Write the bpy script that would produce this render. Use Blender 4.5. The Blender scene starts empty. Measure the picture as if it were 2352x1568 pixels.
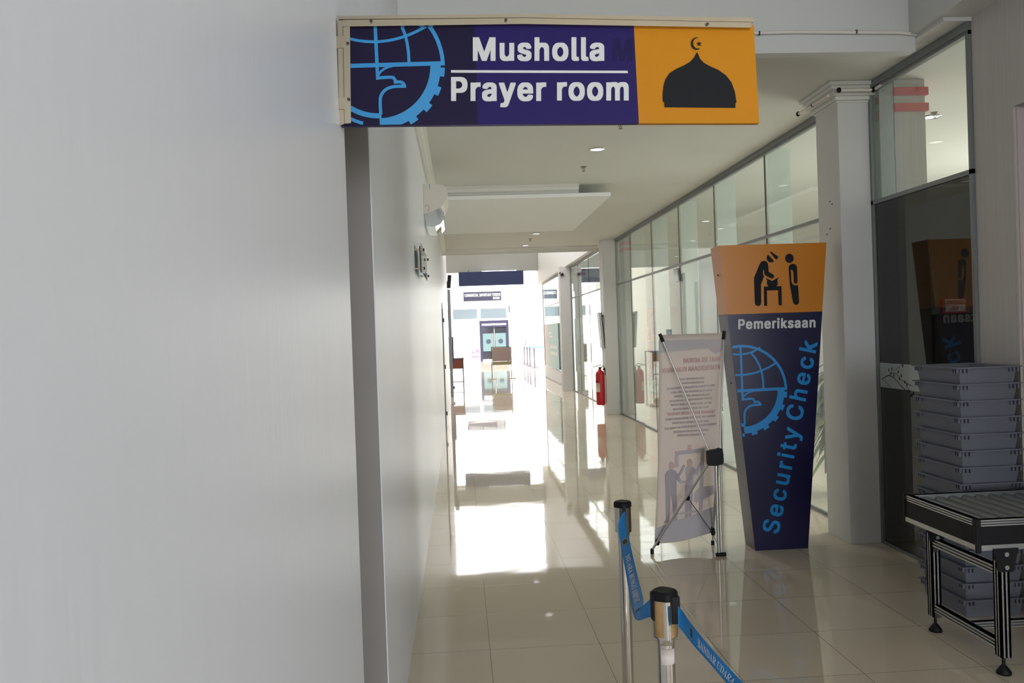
import bpy, math, random
from mathutils import Vector, Matrix
random.seed(7)
SC = bpy.context.scene
COL = SC.collection

# ------------------------------------------------------------------ camera
FPX, CAM_Z = 1995.0, 1.715
_y = Vector(((1057 - 1176) / FPX, (768 - 784) / FPX, 1.0)).normalized()      # corridor direction in lens axes (right, down, forward)
_d = Vector((0.035, 1.0, 0.0)); _d = (_d - _d.dot(_y) * _y).normalized()     # straight down
_x = _d.cross(_y)
CAM_RIGHT = Vector((_x[0], _y[0], -_d[0])); CAM_DOWN = Vector((_x[1], _y[1], -_d[1])); CAM_FWD = Vector((_x[2], _y[2], -_d[2]))
cam_data = bpy.data.cameras.new('camera'); cam_data.sensor_fit = 'HORIZONTAL'; cam_data.sensor_width = 36.0
cam_data.lens = FPX / 2352 * 36.0; cam_data.clip_start = 0.05; cam_data.clip_end = 300
cam = bpy.data.objects.new('camera', cam_data); COL.objects.link(cam)
_m = Matrix((( CAM_RIGHT[0], -CAM_DOWN[0], -CAM_FWD[0], 0.0), (CAM_RIGHT[1], -CAM_DOWN[1], -CAM_FWD[1], 0.0),
             (CAM_RIGHT[2], -CAM_DOWN[2], -CAM_FWD[2], CAM_Z), (0, 0, 0, 1)))
cam.matrix_world = _m
SC.camera = cam

def ray(px, py):
    return CAM_RIGHT * ((px - 1176) / FPX) + CAM_DOWN * ((py - 784) / FPX) + CAM_FWD
def at(px, py, Y):
    """the point of the upright plane at depth Y seen at a pixel of the photograph"""
    v = ray(px, py); return Vector((0, 0, CAM_Z)) + v * (Y / v[1])
def on_plane(px, py, p0, n):
    v = ray(px, py); c = Vector((0, 0, CAM_Z)); return c + v * ((p0 - c).dot(n) / v.dot(n))

# ------------------------------------------------------------------ daylight and exposure
SC.view_settings.view_transform = 'Standard'; SC.view_settings.look = 'None'
SC.view_settings.exposure = 0.0; SC.view_settings.gamma = 1.0; SC.view_settings.use_curve_mapping = False
SC.cycles.max_bounces = 9; SC.cycles.transparent_max_bounces = 24
world = bpy.data.worlds.new('daylight'); SC.world = world; world.use_nodes = True
bg = world.node_tree.nodes['Background']; bg.inputs[0].default_value = (0.93, 0.96, 1.0, 1); bg.inputs[1].default_value = 3.5
def sun(name, direction, strength, angle):
    d = bpy.data.lights.new(name, 'SUN'); d.energy = strength; d.angle = angle; d.color = (1.0, 0.97, 0.93)
    o = bpy.data.objects.new(name, d); COL.objects.link(o)
    o.rotation_euler = Vector(direction).to_track_quat('-Z', 'Y').to_euler(); o.location = (0, 20, 30)
def area(name, loc, direction, sx, sy, power, color=(1, 1, 1)):
    d = bpy.data.lights.new(name, 'AREA'); d.shape = 'RECTANGLE'; d.size = sx; d.size_y = sy; d.energy = power; d.color = color
    o = bpy.data.objects.new(name, d); COL.objects.link(o); o.location = loc
    o.rotation_euler = Vector(direction).to_track_quat('-Z', 'Z').to_euler()
sun('sun', (0.12, 0.62, -0.80), 13.0, 0.02)
area('hall_side_windows', (6.9, -1.6, 2.3), (-1, 0.0, 0), 6.6, 3.2, 150, (0.80, 0.89, 1.0))
area('hall_entrance_glazing', (3.3, -13.8, 2.1), (0, 1, 0), 6.8, 3.8, 800, (0.83, 0.91, 1.0))
area('waiting_room_fill', (7.6, 9.0, 1.9), (-1, 0.12, 0), 6.4, 2.6, 440, (0.98, 1.0, 0.98))  # unseen light added out of view to brighten room and corridor
area('added_roof_fill', (1.4, 24.5, 7.45), (0, 0, -1), 2.6, 9.0, 330, (0.97, 0.98, 1.0))  # unseen light added under the roof for the far column and bulkhead
def spot(name, loc, power):
    d = bpy.data.lights.new(name, 'SPOT'); d.energy = power; d.spot_size = 2.5; d.spot_blend = 0.6; d.shadow_soft_size = 0.06; d.color = (1.0, 0.99, 0.95)
    o = bpy.data.objects.new(name, d); COL.objects.link(o); o.location = loc
for _X in (4.3, 6.8):
    for _Y in (11.2, 14.8, 18.4, 22.0): spot('waiting_room_lamp', (_X, _Y, 3.50), 70)
for _X, _Y in ((1.44, 8.68), (1.468, 16.0), (1.425, 18.1)): spot('corridor_lamp', (_X, _Y, 3.505), 45)

# ------------------------------------------------------------------ materials
def lin(c):
    c = c / 255.0
    return c / 12.92 if c <= 0.04045 else ((c + 0.055) / 1.055) ** 2.4
def rgb(r, g, b): return (lin(r), lin(g), lin(b), 1.0)
def mat(name, col, rough=0.5, metal=0.0, spec=0.5, noise=0.0, nscale=8.0, bump=0.0, bscale=60.0, stretch=None, trans=0.0, emit=0.0, coat=0.0):
    m = bpy.data.materials.new(name); m.use_nodes = True; t = m.node_tree; b = t.nodes['Principled BSDF']
    b.inputs['Base Color'].default_value = col; b.inputs['Roughness'].default_value = rough; b.inputs['Metallic'].default_value = metal
    b.inputs['Specular IOR Level'].default_value = spec
    b.inputs['Coat Weight'].default_value = coat
    if emit: b.inputs['Emission Color'].default_value = col; b.inputs['Emission Strength'].default_value = emit
    if noise or bump:
        tc = t.nodes.new('ShaderNodeTexCoord'); mp = t.nodes.new('ShaderNodeMapping'); t.links.new(tc.outputs['Object'], mp.inputs[0])
        if stretch: mp.inputs['Scale'].default_value = stretch
    if noise:
        n = t.nodes.new('ShaderNodeTexNoise'); n.inputs['Scale'].default_value = nscale; n.inputs['Detail'].default_value = 5
        t.links.new(mp.outputs[0], n.inputs['Vector'])
        r = t.nodes.new('ShaderNodeValToRGB'); k = 1 - noise
        r.color_ramp.elements[0].color = (col[0] * k, col[1] * k, col[2] * k, 1); r.color_ramp.elements[0].position = 0.3
        r.color_ramp.elements[1].color = col; r.color_ramp.elements[1].position = 0.62
        t.links.new(n.outputs['Fac'], r.inputs[0]); t.links.new(r.outputs[0], b.inputs['Base Color'])
    if bump:
        n2 = t.nodes.new('ShaderNodeTexNoise'); n2.inputs['Scale'].default_value = bscale; n2.inputs['Detail'].default_value = 3
        t.links.new(mp.outputs[0], n2.inputs['Vector']); bu = t.nodes.new('ShaderNodeBump'); bu.inputs['Strength'].default_value = bump
        bu.inputs['Distance'].default_value = 0.01; t.links.new(n2.outputs['Fac'], bu.inputs['Height']); t.links.new(bu.outputs[0], b.inputs['Normal'])
    if trans:                                                       # thin sheet that lets light through
        o = t.nodes['Material Output']; tr = t.nodes.new('ShaderNodeBsdfTranslucent'); tr.inputs[0].default_value = col
        mx = t.nodes.new('ShaderNodeMixShader'); mx.inputs[0].default_value = trans
        t.links.new(b.outputs[0], mx.inputs[1]); t.links.new(tr.outputs[0], mx.inputs[2]); t.links.new(mx.outputs[0], o.inputs[0])
    return m
def glass(name, tint, f0=0.05, haze=None, hazecol=(0.8, 0.85, 0.83, 1), rough=0.0):
    """thin sheet glass: clear in the middle, mirror-like at a slant; haze = share of dusty film"""
    m = bpy.data.materials.new(name); m.use_nodes = True; t = m.node_tree; t.nodes.remove(t.nodes['Principled BSDF']); o = t.nodes['Material Output']
    tr = t.nodes.new('ShaderNodeBsdfTransparent'); tr.inputs[0].default_value = tint
    gl = t.nodes.new('ShaderNodeBsdfGlossy'); gl.inputs['Roughness'].default_value = rough; gl.inputs[0].default_value = (0.95, 1, 0.98, 1)
    lw = t.nodes.new('ShaderNodeLayerWeight'); lw.inputs[0].default_value = 0.5
    p = t.nodes.new('ShaderNodeMath'); p.operation = 'POWER'; p.inputs[1].default_value = 5; t.links.new(lw.outputs['Facing'], p.inputs[0])
    a = t.nodes.new('ShaderNodeMath'); a.operation = 'MULTIPLY_ADD'; a.inputs[1].default_value = 1 - f0; a.inputs[2].default_value = f0; t.links.new(p.outputs[0], a.inputs[0])
    base = tr.outputs[0]
    if haze:
        d = t.nodes.new('ShaderNodeBsdfDiffuse'); d.inputs[0].default_value = hazecol
        tl = t.nodes.new('ShaderNodeBsdfTranslucent'); tl.inputs[0].default_value = hazecol
        dm = t.nodes.new('ShaderNodeMixShader'); t.links.new(d.outputs[0], dm.inputs[1]); t.links.new(tl.outputs[0], dm.inputs[2])
        hm = t.nodes.new('ShaderNodeMixShader'); hm.inputs[0].default_value = haze
        t.links.new(base, hm.inputs[1]); t.links.new(dm.outputs[0], hm.inputs[2]); base = hm.outputs[0]
    mx = t.nodes.new('ShaderNodeMixShader'); t.links.new(a.outputs[0], mx.inputs[0]); t.links.new(base, mx.inputs[1]); t.links.new(gl.outputs[0], mx.inputs[2])
    t.links.new(mx.outputs[0], o.inputs[0]); return m

def floor_material():
    m = bpy.data.materials.new('polished_tiles'); m.use_nodes = True; t = m.node_tree; b = t.nodes['Principled BSDF']; N = t.nodes.new; L = t.links.new
    tc = N('ShaderNodeTexCoord'); sp = N('ShaderNodeSeparateXYZ'); L(tc.outputs['Object'], sp.inputs[0])
    def edge(out, shift):
        a = N('ShaderNodeMath'); a.operation = 'ADD'; a.inputs[1].default_value = shift; L(out, a.inputs[0])
        d = N('ShaderNodeMath'); d.operation = 'DIVIDE'; d.inputs[1].default_value = 0.6; L(a.outputs[0], d.inputs[0])
        f = N('ShaderNodeMath'); f.operation = 'FLOOR'; L(d.outputs[0], f.inputs[0])
        fr = N('ShaderNodeMath'); fr.operation = 'SUBTRACT'; L(d.outputs[0], fr.inputs[0]); L(f.outputs[0], fr.inputs[1])
        c = N('ShaderNodeMath'); c.operation = 'COMPARE'; c.inputs[1].default_value = 0.0; c.inputs[2].default_value = 0.0042; L(fr.outputs[0], c.inputs[0])
        return c.outputs[0], f.outputs[0]
    ex, fx = edge(sp.outputs[0], 60 - 0.101); ey, fy = edge(sp.outputs[1], 60 - 5.90)
    mxn = N('ShaderNodeMath'); mxn.operation = 'MAXIMUM'; L(ex, mxn.inputs[0]); L(ey, mxn.inputs[1])
    cb = N('ShaderNodeCombineXYZ'); L(fx, cb.inputs[0]); L(fy, cb.inputs[1])
    wn = N('ShaderNodeTexWhiteNoise'); wn.noise_dimensions = '2D'; L(cb.outputs[0], wn.inputs['Vector'])
    ramp = N('ShaderNodeValToRGB'); L(wn.outputs['Value'], ramp.inputs[0])
    ramp.color_ramp.elements[0].color = rgb(216, 201, 178); ramp.color_ramp.elements[1].color = rgb(221, 207, 184)
    mix = N('ShaderNodeMix'); mix.data_type = 'RGBA'; L(mxn.outputs[0], mix.inputs[0]); L(ramp.outputs[0], mix.inputs[6]); mix.inputs[7].default_value = rgb(86, 76, 62)
    L(mix.outputs[2], b.inputs['Base Color']); b.inputs['Roughness'].default_value = 0.035; b.inputs['IOR'].default_value = 1.5
    no = N('ShaderNodeTexNoise'); no.inputs['Scale'].default_value = 2.6; no.inputs['Detail'].default_value = 1; L(tc.outputs['Object'], no.inputs['Vector'])
    h = N('ShaderNodeMath'); h.operation = 'MULTIPLY_ADD'; h.inputs[1].default_value = -0.25; L(mxn.outputs[0], h.inputs[0]); L(no.outputs['Fac'], h.inputs[2])
    bu = N('ShaderNodeBump'); bu.inputs['Strength'].default_value = 0.12; bu.inputs['Distance'].default_value = 0.006; L(h.outputs[0], bu.inputs['Height']); L(bu.outputs[0], b.inputs['Normal'])
    return m

M = dict(
    floor=floor_material(),
    wall=mat('white_gloss_paint', rgb(232, 232, 236), 0.34, noise=0.015, nscale=2.0, bump=0.08, bscale=9, stretch=(4, 4, 0.35)),
    wall2=mat('white_paint', rgb(228, 227, 224), 0.55, noise=0.02, nscale=3),
    drop=mat('ceiling_panel_lightened', rgb(240, 240, 237), 0.7), ceil=mat('ceiling_paint', rgb(214, 213, 205), 0.75, noise=0.02, nscale=1.5),
    jamb=mat('grey_jamb', rgb(150, 143, 138), 0.6, noise=0.06, nscale=5),
    column=mat('column_paint', rgb(214, 211, 208), 0.55, noise=0.03, nscale=4),
    stain=mat('brown_stain', rgb(176, 160, 146), 0.7, noise=0.2, nscale=20),
    cornice=mat('cornice_paint', rgb(218, 216, 208), 0.6),
    clad=mat('striped_cladding', rgb(196, 190, 184), 0.5, noise=0.09, nscale=6, stretch=(14, 14, 0.12)),
    pink=mat('pale_pink_laminate', rgb(208, 193, 190), 0.45),
    dark=mat('dark_interior', rgb(60, 56, 54), 0.8),
    alu=mat('brushed_aluminium', rgb(188, 188, 186), 0.32, 0.9, bump=0.05, bscale=200),
    alu_dull=mat('window_aluminium', rgb(136, 139, 140), 0.42, 0.7),
    gasket=mat('dark_gasket', rgb(62, 66, 66), 0.6),
    steel=mat('stainless_steel', rgb(186, 174, 154), 0.2, 1.0, bump=0.08, bscale=9),
    chrome=mat('chrome', rgb(214, 210, 205), 0.08, 1.0),
    rust=mat('rusty_film', rgb(204, 166, 112), 0.35, 0.4, noise=0.4, nscale=22, stretch=(1, 1, 0.4)),
    black=mat('black_plastic', rgb(18, 18, 20), 0.55, spec=0.25),
    blackpanel=mat('black_panel', rgb(16, 16, 18), 0.55, spec=0.25),
    screw=mat('screw', rgb(70, 62, 56), 0.4, 0.7),
    purple=mat('sign_purple', rgb(38, 27, 92), 0.45, spec=0.12), purple_old=mat('sign_purple_faded', rgb(29, 22, 54), 0.45, spec=0.12), purple_ghost=mat('sign_purple_ghost', rgb(31, 22, 74), 0.45, spec=0.12),
    orange=mat('sign_orange', rgb(202, 130, 6), 0.45, spec=0.15), ink=mat('sign_black', rgb(18, 20, 24), 0.6, spec=0.2),
    letter=mat('sign_white', rgb(214, 212, 210), 0.45), sky=mat('sign_sky_blue', rgb(28, 138, 200), 0.35),
    navy=mat('totem_navy', rgb(20, 15, 58), 0.25), totem_orange=mat('totem_orange', rgb(204, 124, 8), 0.28), totem_blue=mat('totem_sky_blue', rgb(0, 132, 204), 0.3),
    belt=mat('blue_webbing', rgb(28, 134, 208), 0.6, bump=0.2, bscale=900), belt_ink=mat('webbing_print', rgb(206, 216, 226), 0.6),
    badge=mat('webbing_badge', rgb(52, 52, 50), 0.6), badge_ring=mat('webbing_badge_ring', rgb(176, 160, 110), 0.6),
    tray=mat('grey_tray_plastic', rgb(112, 114, 124), 0.45, noise=0.05, nscale=9),
    vinyl=mat('banner_vinyl', rgb(248, 238, 232), 0.6, trans=0.5), v_band=mat('banner_band', rgb(224, 215, 217), 0.6, trans=0.25),
    v_red=mat('banner_red', rgb(240, 206, 202), 0.6, trans=0.25), v_grey=mat('banner_grey', rgb(230, 219, 217), 0.6, trans=0.25),
    v_dark=mat('banner_dark', rgb(206, 197, 203), 0.6, trans=0.25), v_skin=mat('banner_skin', rgb(234, 210, 202), 0.6, trans=0.25), v_wave=mat('banner_wave', rgb(220, 215, 222), 0.6, trans=0.25),
    glass=glass('clear_glass', (0.93, 0.96, 0.95, 1), 0.035, haze=0.05, hazecol=(0.80, 0.87, 0.84, 1)),
    glass_dark=glass('tinted_film_glass', (0.17, 0.165, 0.16, 1), 0.05), fin=glass('glass_fin', (0.86, 0.91, 0.90, 1), 0.04, haze=0.5, hazecol=(0.88, 0.94, 0.93, 1)),
    frost=glass('frosted_band', (0.3, 0.3, 0.3, 1), 0.04, haze=0.85, hazecol=(0.80, 0.84, 0.83, 1)), acrylic=glass('clear_acrylic', (0.80, 0.82, 0.82, 1), 0.06, haze=0.12),
    deflector=glass('air_deflector', (0.86, 0.88, 0.90, 1), 0.10, haze=0.30, hazecol=(0.9, 0.9, 0.92, 1)),
    branch=mat('branch_print', rgb(40, 36, 44), 0.6),
    red=mat('extinguisher_red', rgb(196, 16, 30), 0.28), redband=mat('red_band', rgb(206, 62, 70), 0.5), kiosk=mat('kiosk_red', rgb(186, 58, 60), 0.4), kiosk_txt=mat('kiosk_lettering', rgb(236, 178, 120), 0.5),
    paper=mat('white_paper', rgb(238, 238, 236), 0.6), yellow=mat('yellow_door', rgb(214, 190, 130), 0.5), sticker=mat('torn_sticker', rgb(226, 212, 204), 0.6, noise=0.08, nscale=40), label=mat('cream_label', rgb(222, 208, 176), 0.6),
    ac=mat('ac_plastic', rgb(222, 214, 200), 0.4), teal=mat('teal_sticker', rgb(60, 170, 170), 0.5),
    pvc=mat('pvc_conduit', rgb(226, 216, 208), 0.5), lamp=mat('lamp_lens', rgb(250, 250, 255), 0.3, emit=2.5), lamp_ring=mat('lamp_ring', rgb(206, 204, 200), 0.25, 0.6),
    brass=mat('sprinkler_metal', rgb(120, 108, 96), 0.4, 0.8),
    leaf=mat('dark_green_leaf', rgb(26, 58, 22), 0.4, noise=0.4, nscale=30), leaf2=mat('light_green_leaf', rgb(150, 186, 60), 0.45), pot=mat('white_pot', rgb(206, 206, 202), 0.4), soil=mat('soil', rgb(60, 44, 34), 0.9), stemm=mat('plant_stem', rgb(96, 84, 56), 0.7),
    seat=mat('blue_grey_seat', rgb(132, 150, 160), 0.4, 0.3),
    facade=mat('facade_white', rgb(240, 240, 242), 0.6), win=mat('facade_blind_glass', rgb(92, 102, 110), 0.15), doorframe=mat('dark_door_frame', rgb(44, 42, 66), 0.3),
    doorglass=mat('dark_door_glass', rgb(38, 40, 46), 0.08), aqua=mat('aqua_frosting', rgb(84, 108, 112), 0.4), logo=mat('door_logo', rgb(38, 52, 66), 0.5), cip=mat('cip_sign_face', rgb(32, 32, 52), 0.4),
    hang=mat('navy_hanging_board', rgb(34, 48, 96), 0.4), brown=mat('brown_wood_panel', rgb(132, 66, 44), 0.45, noise=0.2, nscale=12, stretch=(1, 1, 8)), taupe=mat('taupe_board', rgb(152, 128, 118), 0.25), olive=mat('olive_board', rgb(138, 128, 88), 0.3),
    poster_teal=mat('teal_poster', rgb(110, 158, 156), 0.4), poster_tan=mat('tan_poster', rgb(176, 150, 132), 0.4), poster_blue=mat('pale_blue_print', rgb(122, 176, 196), 0.5), pinkprint=mat('pink_print', rgb(214, 90, 130), 0.5),
    header=mat('header_shade_grey', rgb(184, 184, 178), 0.7), court=mat('glare_wall_grey', rgb(176, 172, 164), 0.7), beam=mat('beam_paint', rgb(208, 207, 202), 0.6), cip_letter=mat('cip_lettering', rgb(170, 170, 168), 0.6), far_post=mat('dark_metal_post', rgb(70, 62, 80), 0.5), purlin=mat('roof_purlin', rgb(206, 204, 196), 0.5),
    tv=mat('tv_black', rgb(28, 28, 34), 0.25), bluebin=mat('blue_box', rgb(30, 120, 160), 0.5), grey=mat('grey_metal_post', rgb(140, 138, 142), 0.45, 0.4), orange_wall=mat('orange_fascia', rgb(226, 140, 70), 0.5),
)

# ------------------------------------------------------------------ mesh builder
ORG = {}
class MB:
    def __init__(s): s.v = []; s.f = []; s.mi = []; s.sm = []
    def add(s, vs, fs, mi=0, smooth=False):
        b = len(s.v); s.v += [Vector(p) for p in vs]
        for f in fs: s.f.append([b + i for i in f]); s.mi.append(mi); s.sm.append(smooth)
        return s
    def box(s, x0, x1, y0, y1, z0, z1, mi=0):
        return s.add([(x0, y0, z0), (x1, y0, z0), (x1, y1, z0), (x0, y1, z0), (x0, y0, z1), (x1, y0, z1), (x1, y1, z1), (x0, y1, z1)],
                     [(3, 2, 1, 0), (4, 5, 6, 7), (0, 1, 5, 4), (1, 2, 6, 5), (2, 3, 7, 6), (3, 0, 4, 7)], mi)
    def obox(s, c, ux, uy, uz, mi=0):
        """box about centre c with half-axis vectors"""
        c = Vector(c); P = [c + ux * a + uy * b + uz * d for d in (-1, 1) for a, b in ((-1, -1), (1, -1), (1, 1), (-1, 1))]
        return s.add(P, [(3, 2, 1, 0), (4, 5, 6, 7), (0, 1, 5, 4), (1, 2, 6, 5), (2, 3, 7, 6), (3, 0, 4, 7)], mi)
    def loft(s, A, B, mi=0, caps=True, smooth=False):
        n = len(A); fs = [(i, (i + 1) % n, n + (i + 1) % n, n + i) for i in range(n)]
        s.add(list(A) + list(B), fs, mi, smooth)
        if caps: s.add(A, [tuple(range(n))[::-1]], mi); s.add(B, [tuple(range(n))], mi)
        return s
    def prism(s, poly, axis, a, b, mi=0):
        def p(u, v, w): return {'x': (w, u, v), 'y': (u, w, v), 'z': (u, v, w)}[axis]
        return s.loft([p(u, v, a) for u, v in poly], [p(u, v, b) for u, v in poly], mi)
    def tube(s, pts, r, n=10, mi=0, smooth=True):
        pts = [Vector(p) for p in pts]; R = r if isinstance(r, (list, tuple)) else [r] * len(pts); rings = []; prev = None
        for i, p in enumerate(pts):
            t = (pts[min(i + 1, len(pts) - 1)] - pts[max(i - 1, 0)]).normalized()
            if prev is None: a = t.orthogonal().normalized()
            else: a = (prev - prev.dot(t) * t); a = a.normalized() if a.length > 1e-6 else t.orthogonal().normalized()
            prev = a; b = t.cross(a); rings.append([p + (a * math.cos(2 * math.pi * k / n) + b * math.sin(2 * math.pi * k / n)) * R[i] for k in range(n)])
        vs = [q for ring in rings for q in ring]; fs = []
        for i in range(len(rings) - 1):
            for k in range(n): fs.append((i * n + k, i * n + (k + 1) % n, (i + 1) * n + (k + 1) % n, (i + 1) * n + k))
        s.add(vs, fs, mi, smooth); s.add(rings[0], [tuple(range(n))[::-1]], mi); s.add(rings[-1], [tuple(range(n))], mi); return s
    def lathe(s, prof, c, n=24, mi=0, axis='z', smooth=True):
        c = Vector(c); vs = []
        for r, h in prof:
            for k in range(n):
                a = 2 * math.pi * k / n; u, v = r * math.cos(a), r * math.sin(a)
                vs.append(c + Vector({'z': (u, v, h), 'y': (u, h, v), 'x': (h, u, v)}[axis]))
        fs = [(i * n + k, i * n + (k + 1) % n, (i + 1) * n + (k + 1) % n, (i + 1) * n + k) for i in range(len(prof) - 1) for k in range(n)]
        s.add(vs, fs, mi, smooth)
        s.add(vs[:n], [tuple(range(n))[::-1]], mi); s.add(vs[-n:], [tuple(range(n))], mi); return s
    def sheet(s, rows, thick, nrm, mi=0, smooth=True):
        """grid of points given row by row, thickened along nrm"""
        nu = len(rows[0]); nv = len(rows); d = Vector(nrm) * thick; V0 = [Vector(p) for r in rows for p in r]; V1 = [p + d for p in V0]; N = len(V0)
        fs = [(j * nu + i, j * nu + i + 1, (j + 1) * nu + i + 1, (j + 1) * nu + i) for j in range(nv - 1) for i in range(nu - 1)]
        fb = [tuple(N + q for q in f[::-1]) for f in fs]
        rim = [j * nu for j in range(nv)][::-1] + list(range(1, nu)) + [j * nu + nu - 1 for j in range(1, nv)] + [(nv - 1) * nu + i for i in range(nu - 1)][::-1][:-1]
        side = [(rim[i], rim[(i + 1) % len(rim)], N + rim[(i + 1) % len(rim)], N + rim[i]) for i in range(len(rim))]
        return s.add(V0 + V1, fs + fb, mi, smooth).add([], []) if not thick else s.add(V0 + V1, fs + fb + side, mi, smooth)
    def poly(s, pts, mi=0): return s.add(pts, [tuple(range(len(pts)))], mi)
    def slab(s, pts, off, mi=0):
        """a thin raised shape: outline pts, thickness vector off"""
        pts = [Vector(p) for p in pts]; return s.loft(pts, [p + Vector(off) for p in pts], mi)
    def build(s, name, mats, parent=None, bevel=0.0):
        me = bpy.data.meshes.new(name); org = Vector((0, 0, 0))
        if parent is not None: org = ORG[parent.name]
        me.from_pydata([tuple(p - org) for p in s.v], [], s.f)
        for m in (mats if isinstance(mats, (list, tuple)) else [mats]): me.materials.append(m)
        me.polygons.foreach_set('material_index', s.mi); me.polygons.foreach_set('use_smooth', s.sm); me.update()
        o = bpy.data.objects.new(name, me); COL.objects.link(o)
        if parent is not None: o.parent = parent
        ORG[o.name] = org
        if bevel:
            b = o.modifiers.new('edge', 'BEVEL'); b.width = bevel; b.segments = 2; b.limit_method = 'ANGLE'
        return o
def tag(o, label, cat=None, group=None, kind=None):
    o['label'] = label
    if cat: o['category'] = cat
    if group: o['group'] = group
    if kind: o['kind'] = kind
    return o
def thing(name, loc, label, cat, group=None, kind=None):
    o = bpy.data.objects.new(name, None); COL.objects.link(o); o.location = loc; o.empty_display_size = 0.1; ORG[o.name] = Vector(loc)
    return tag(o, label, cat, group, kind)
def struct(mb, name, m, label, cat, bevel=0.0):
    return tag(mb.build(name, m, None, bevel), label, cat, None, 'structure')
def copy_thing(root, loc, label, group=None):
    r = root.copy(); COL.objects.link(r); r.location = loc; r['label'] = label
    if group: r['group'] = group
    for ch in list(root.children):
        c = ch.copy(); COL.objects.link(c); c.parent = r
        for g in list(ch.children):
            d = g.copy(); COL.objects.link(d); d.parent = c
    return r

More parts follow.
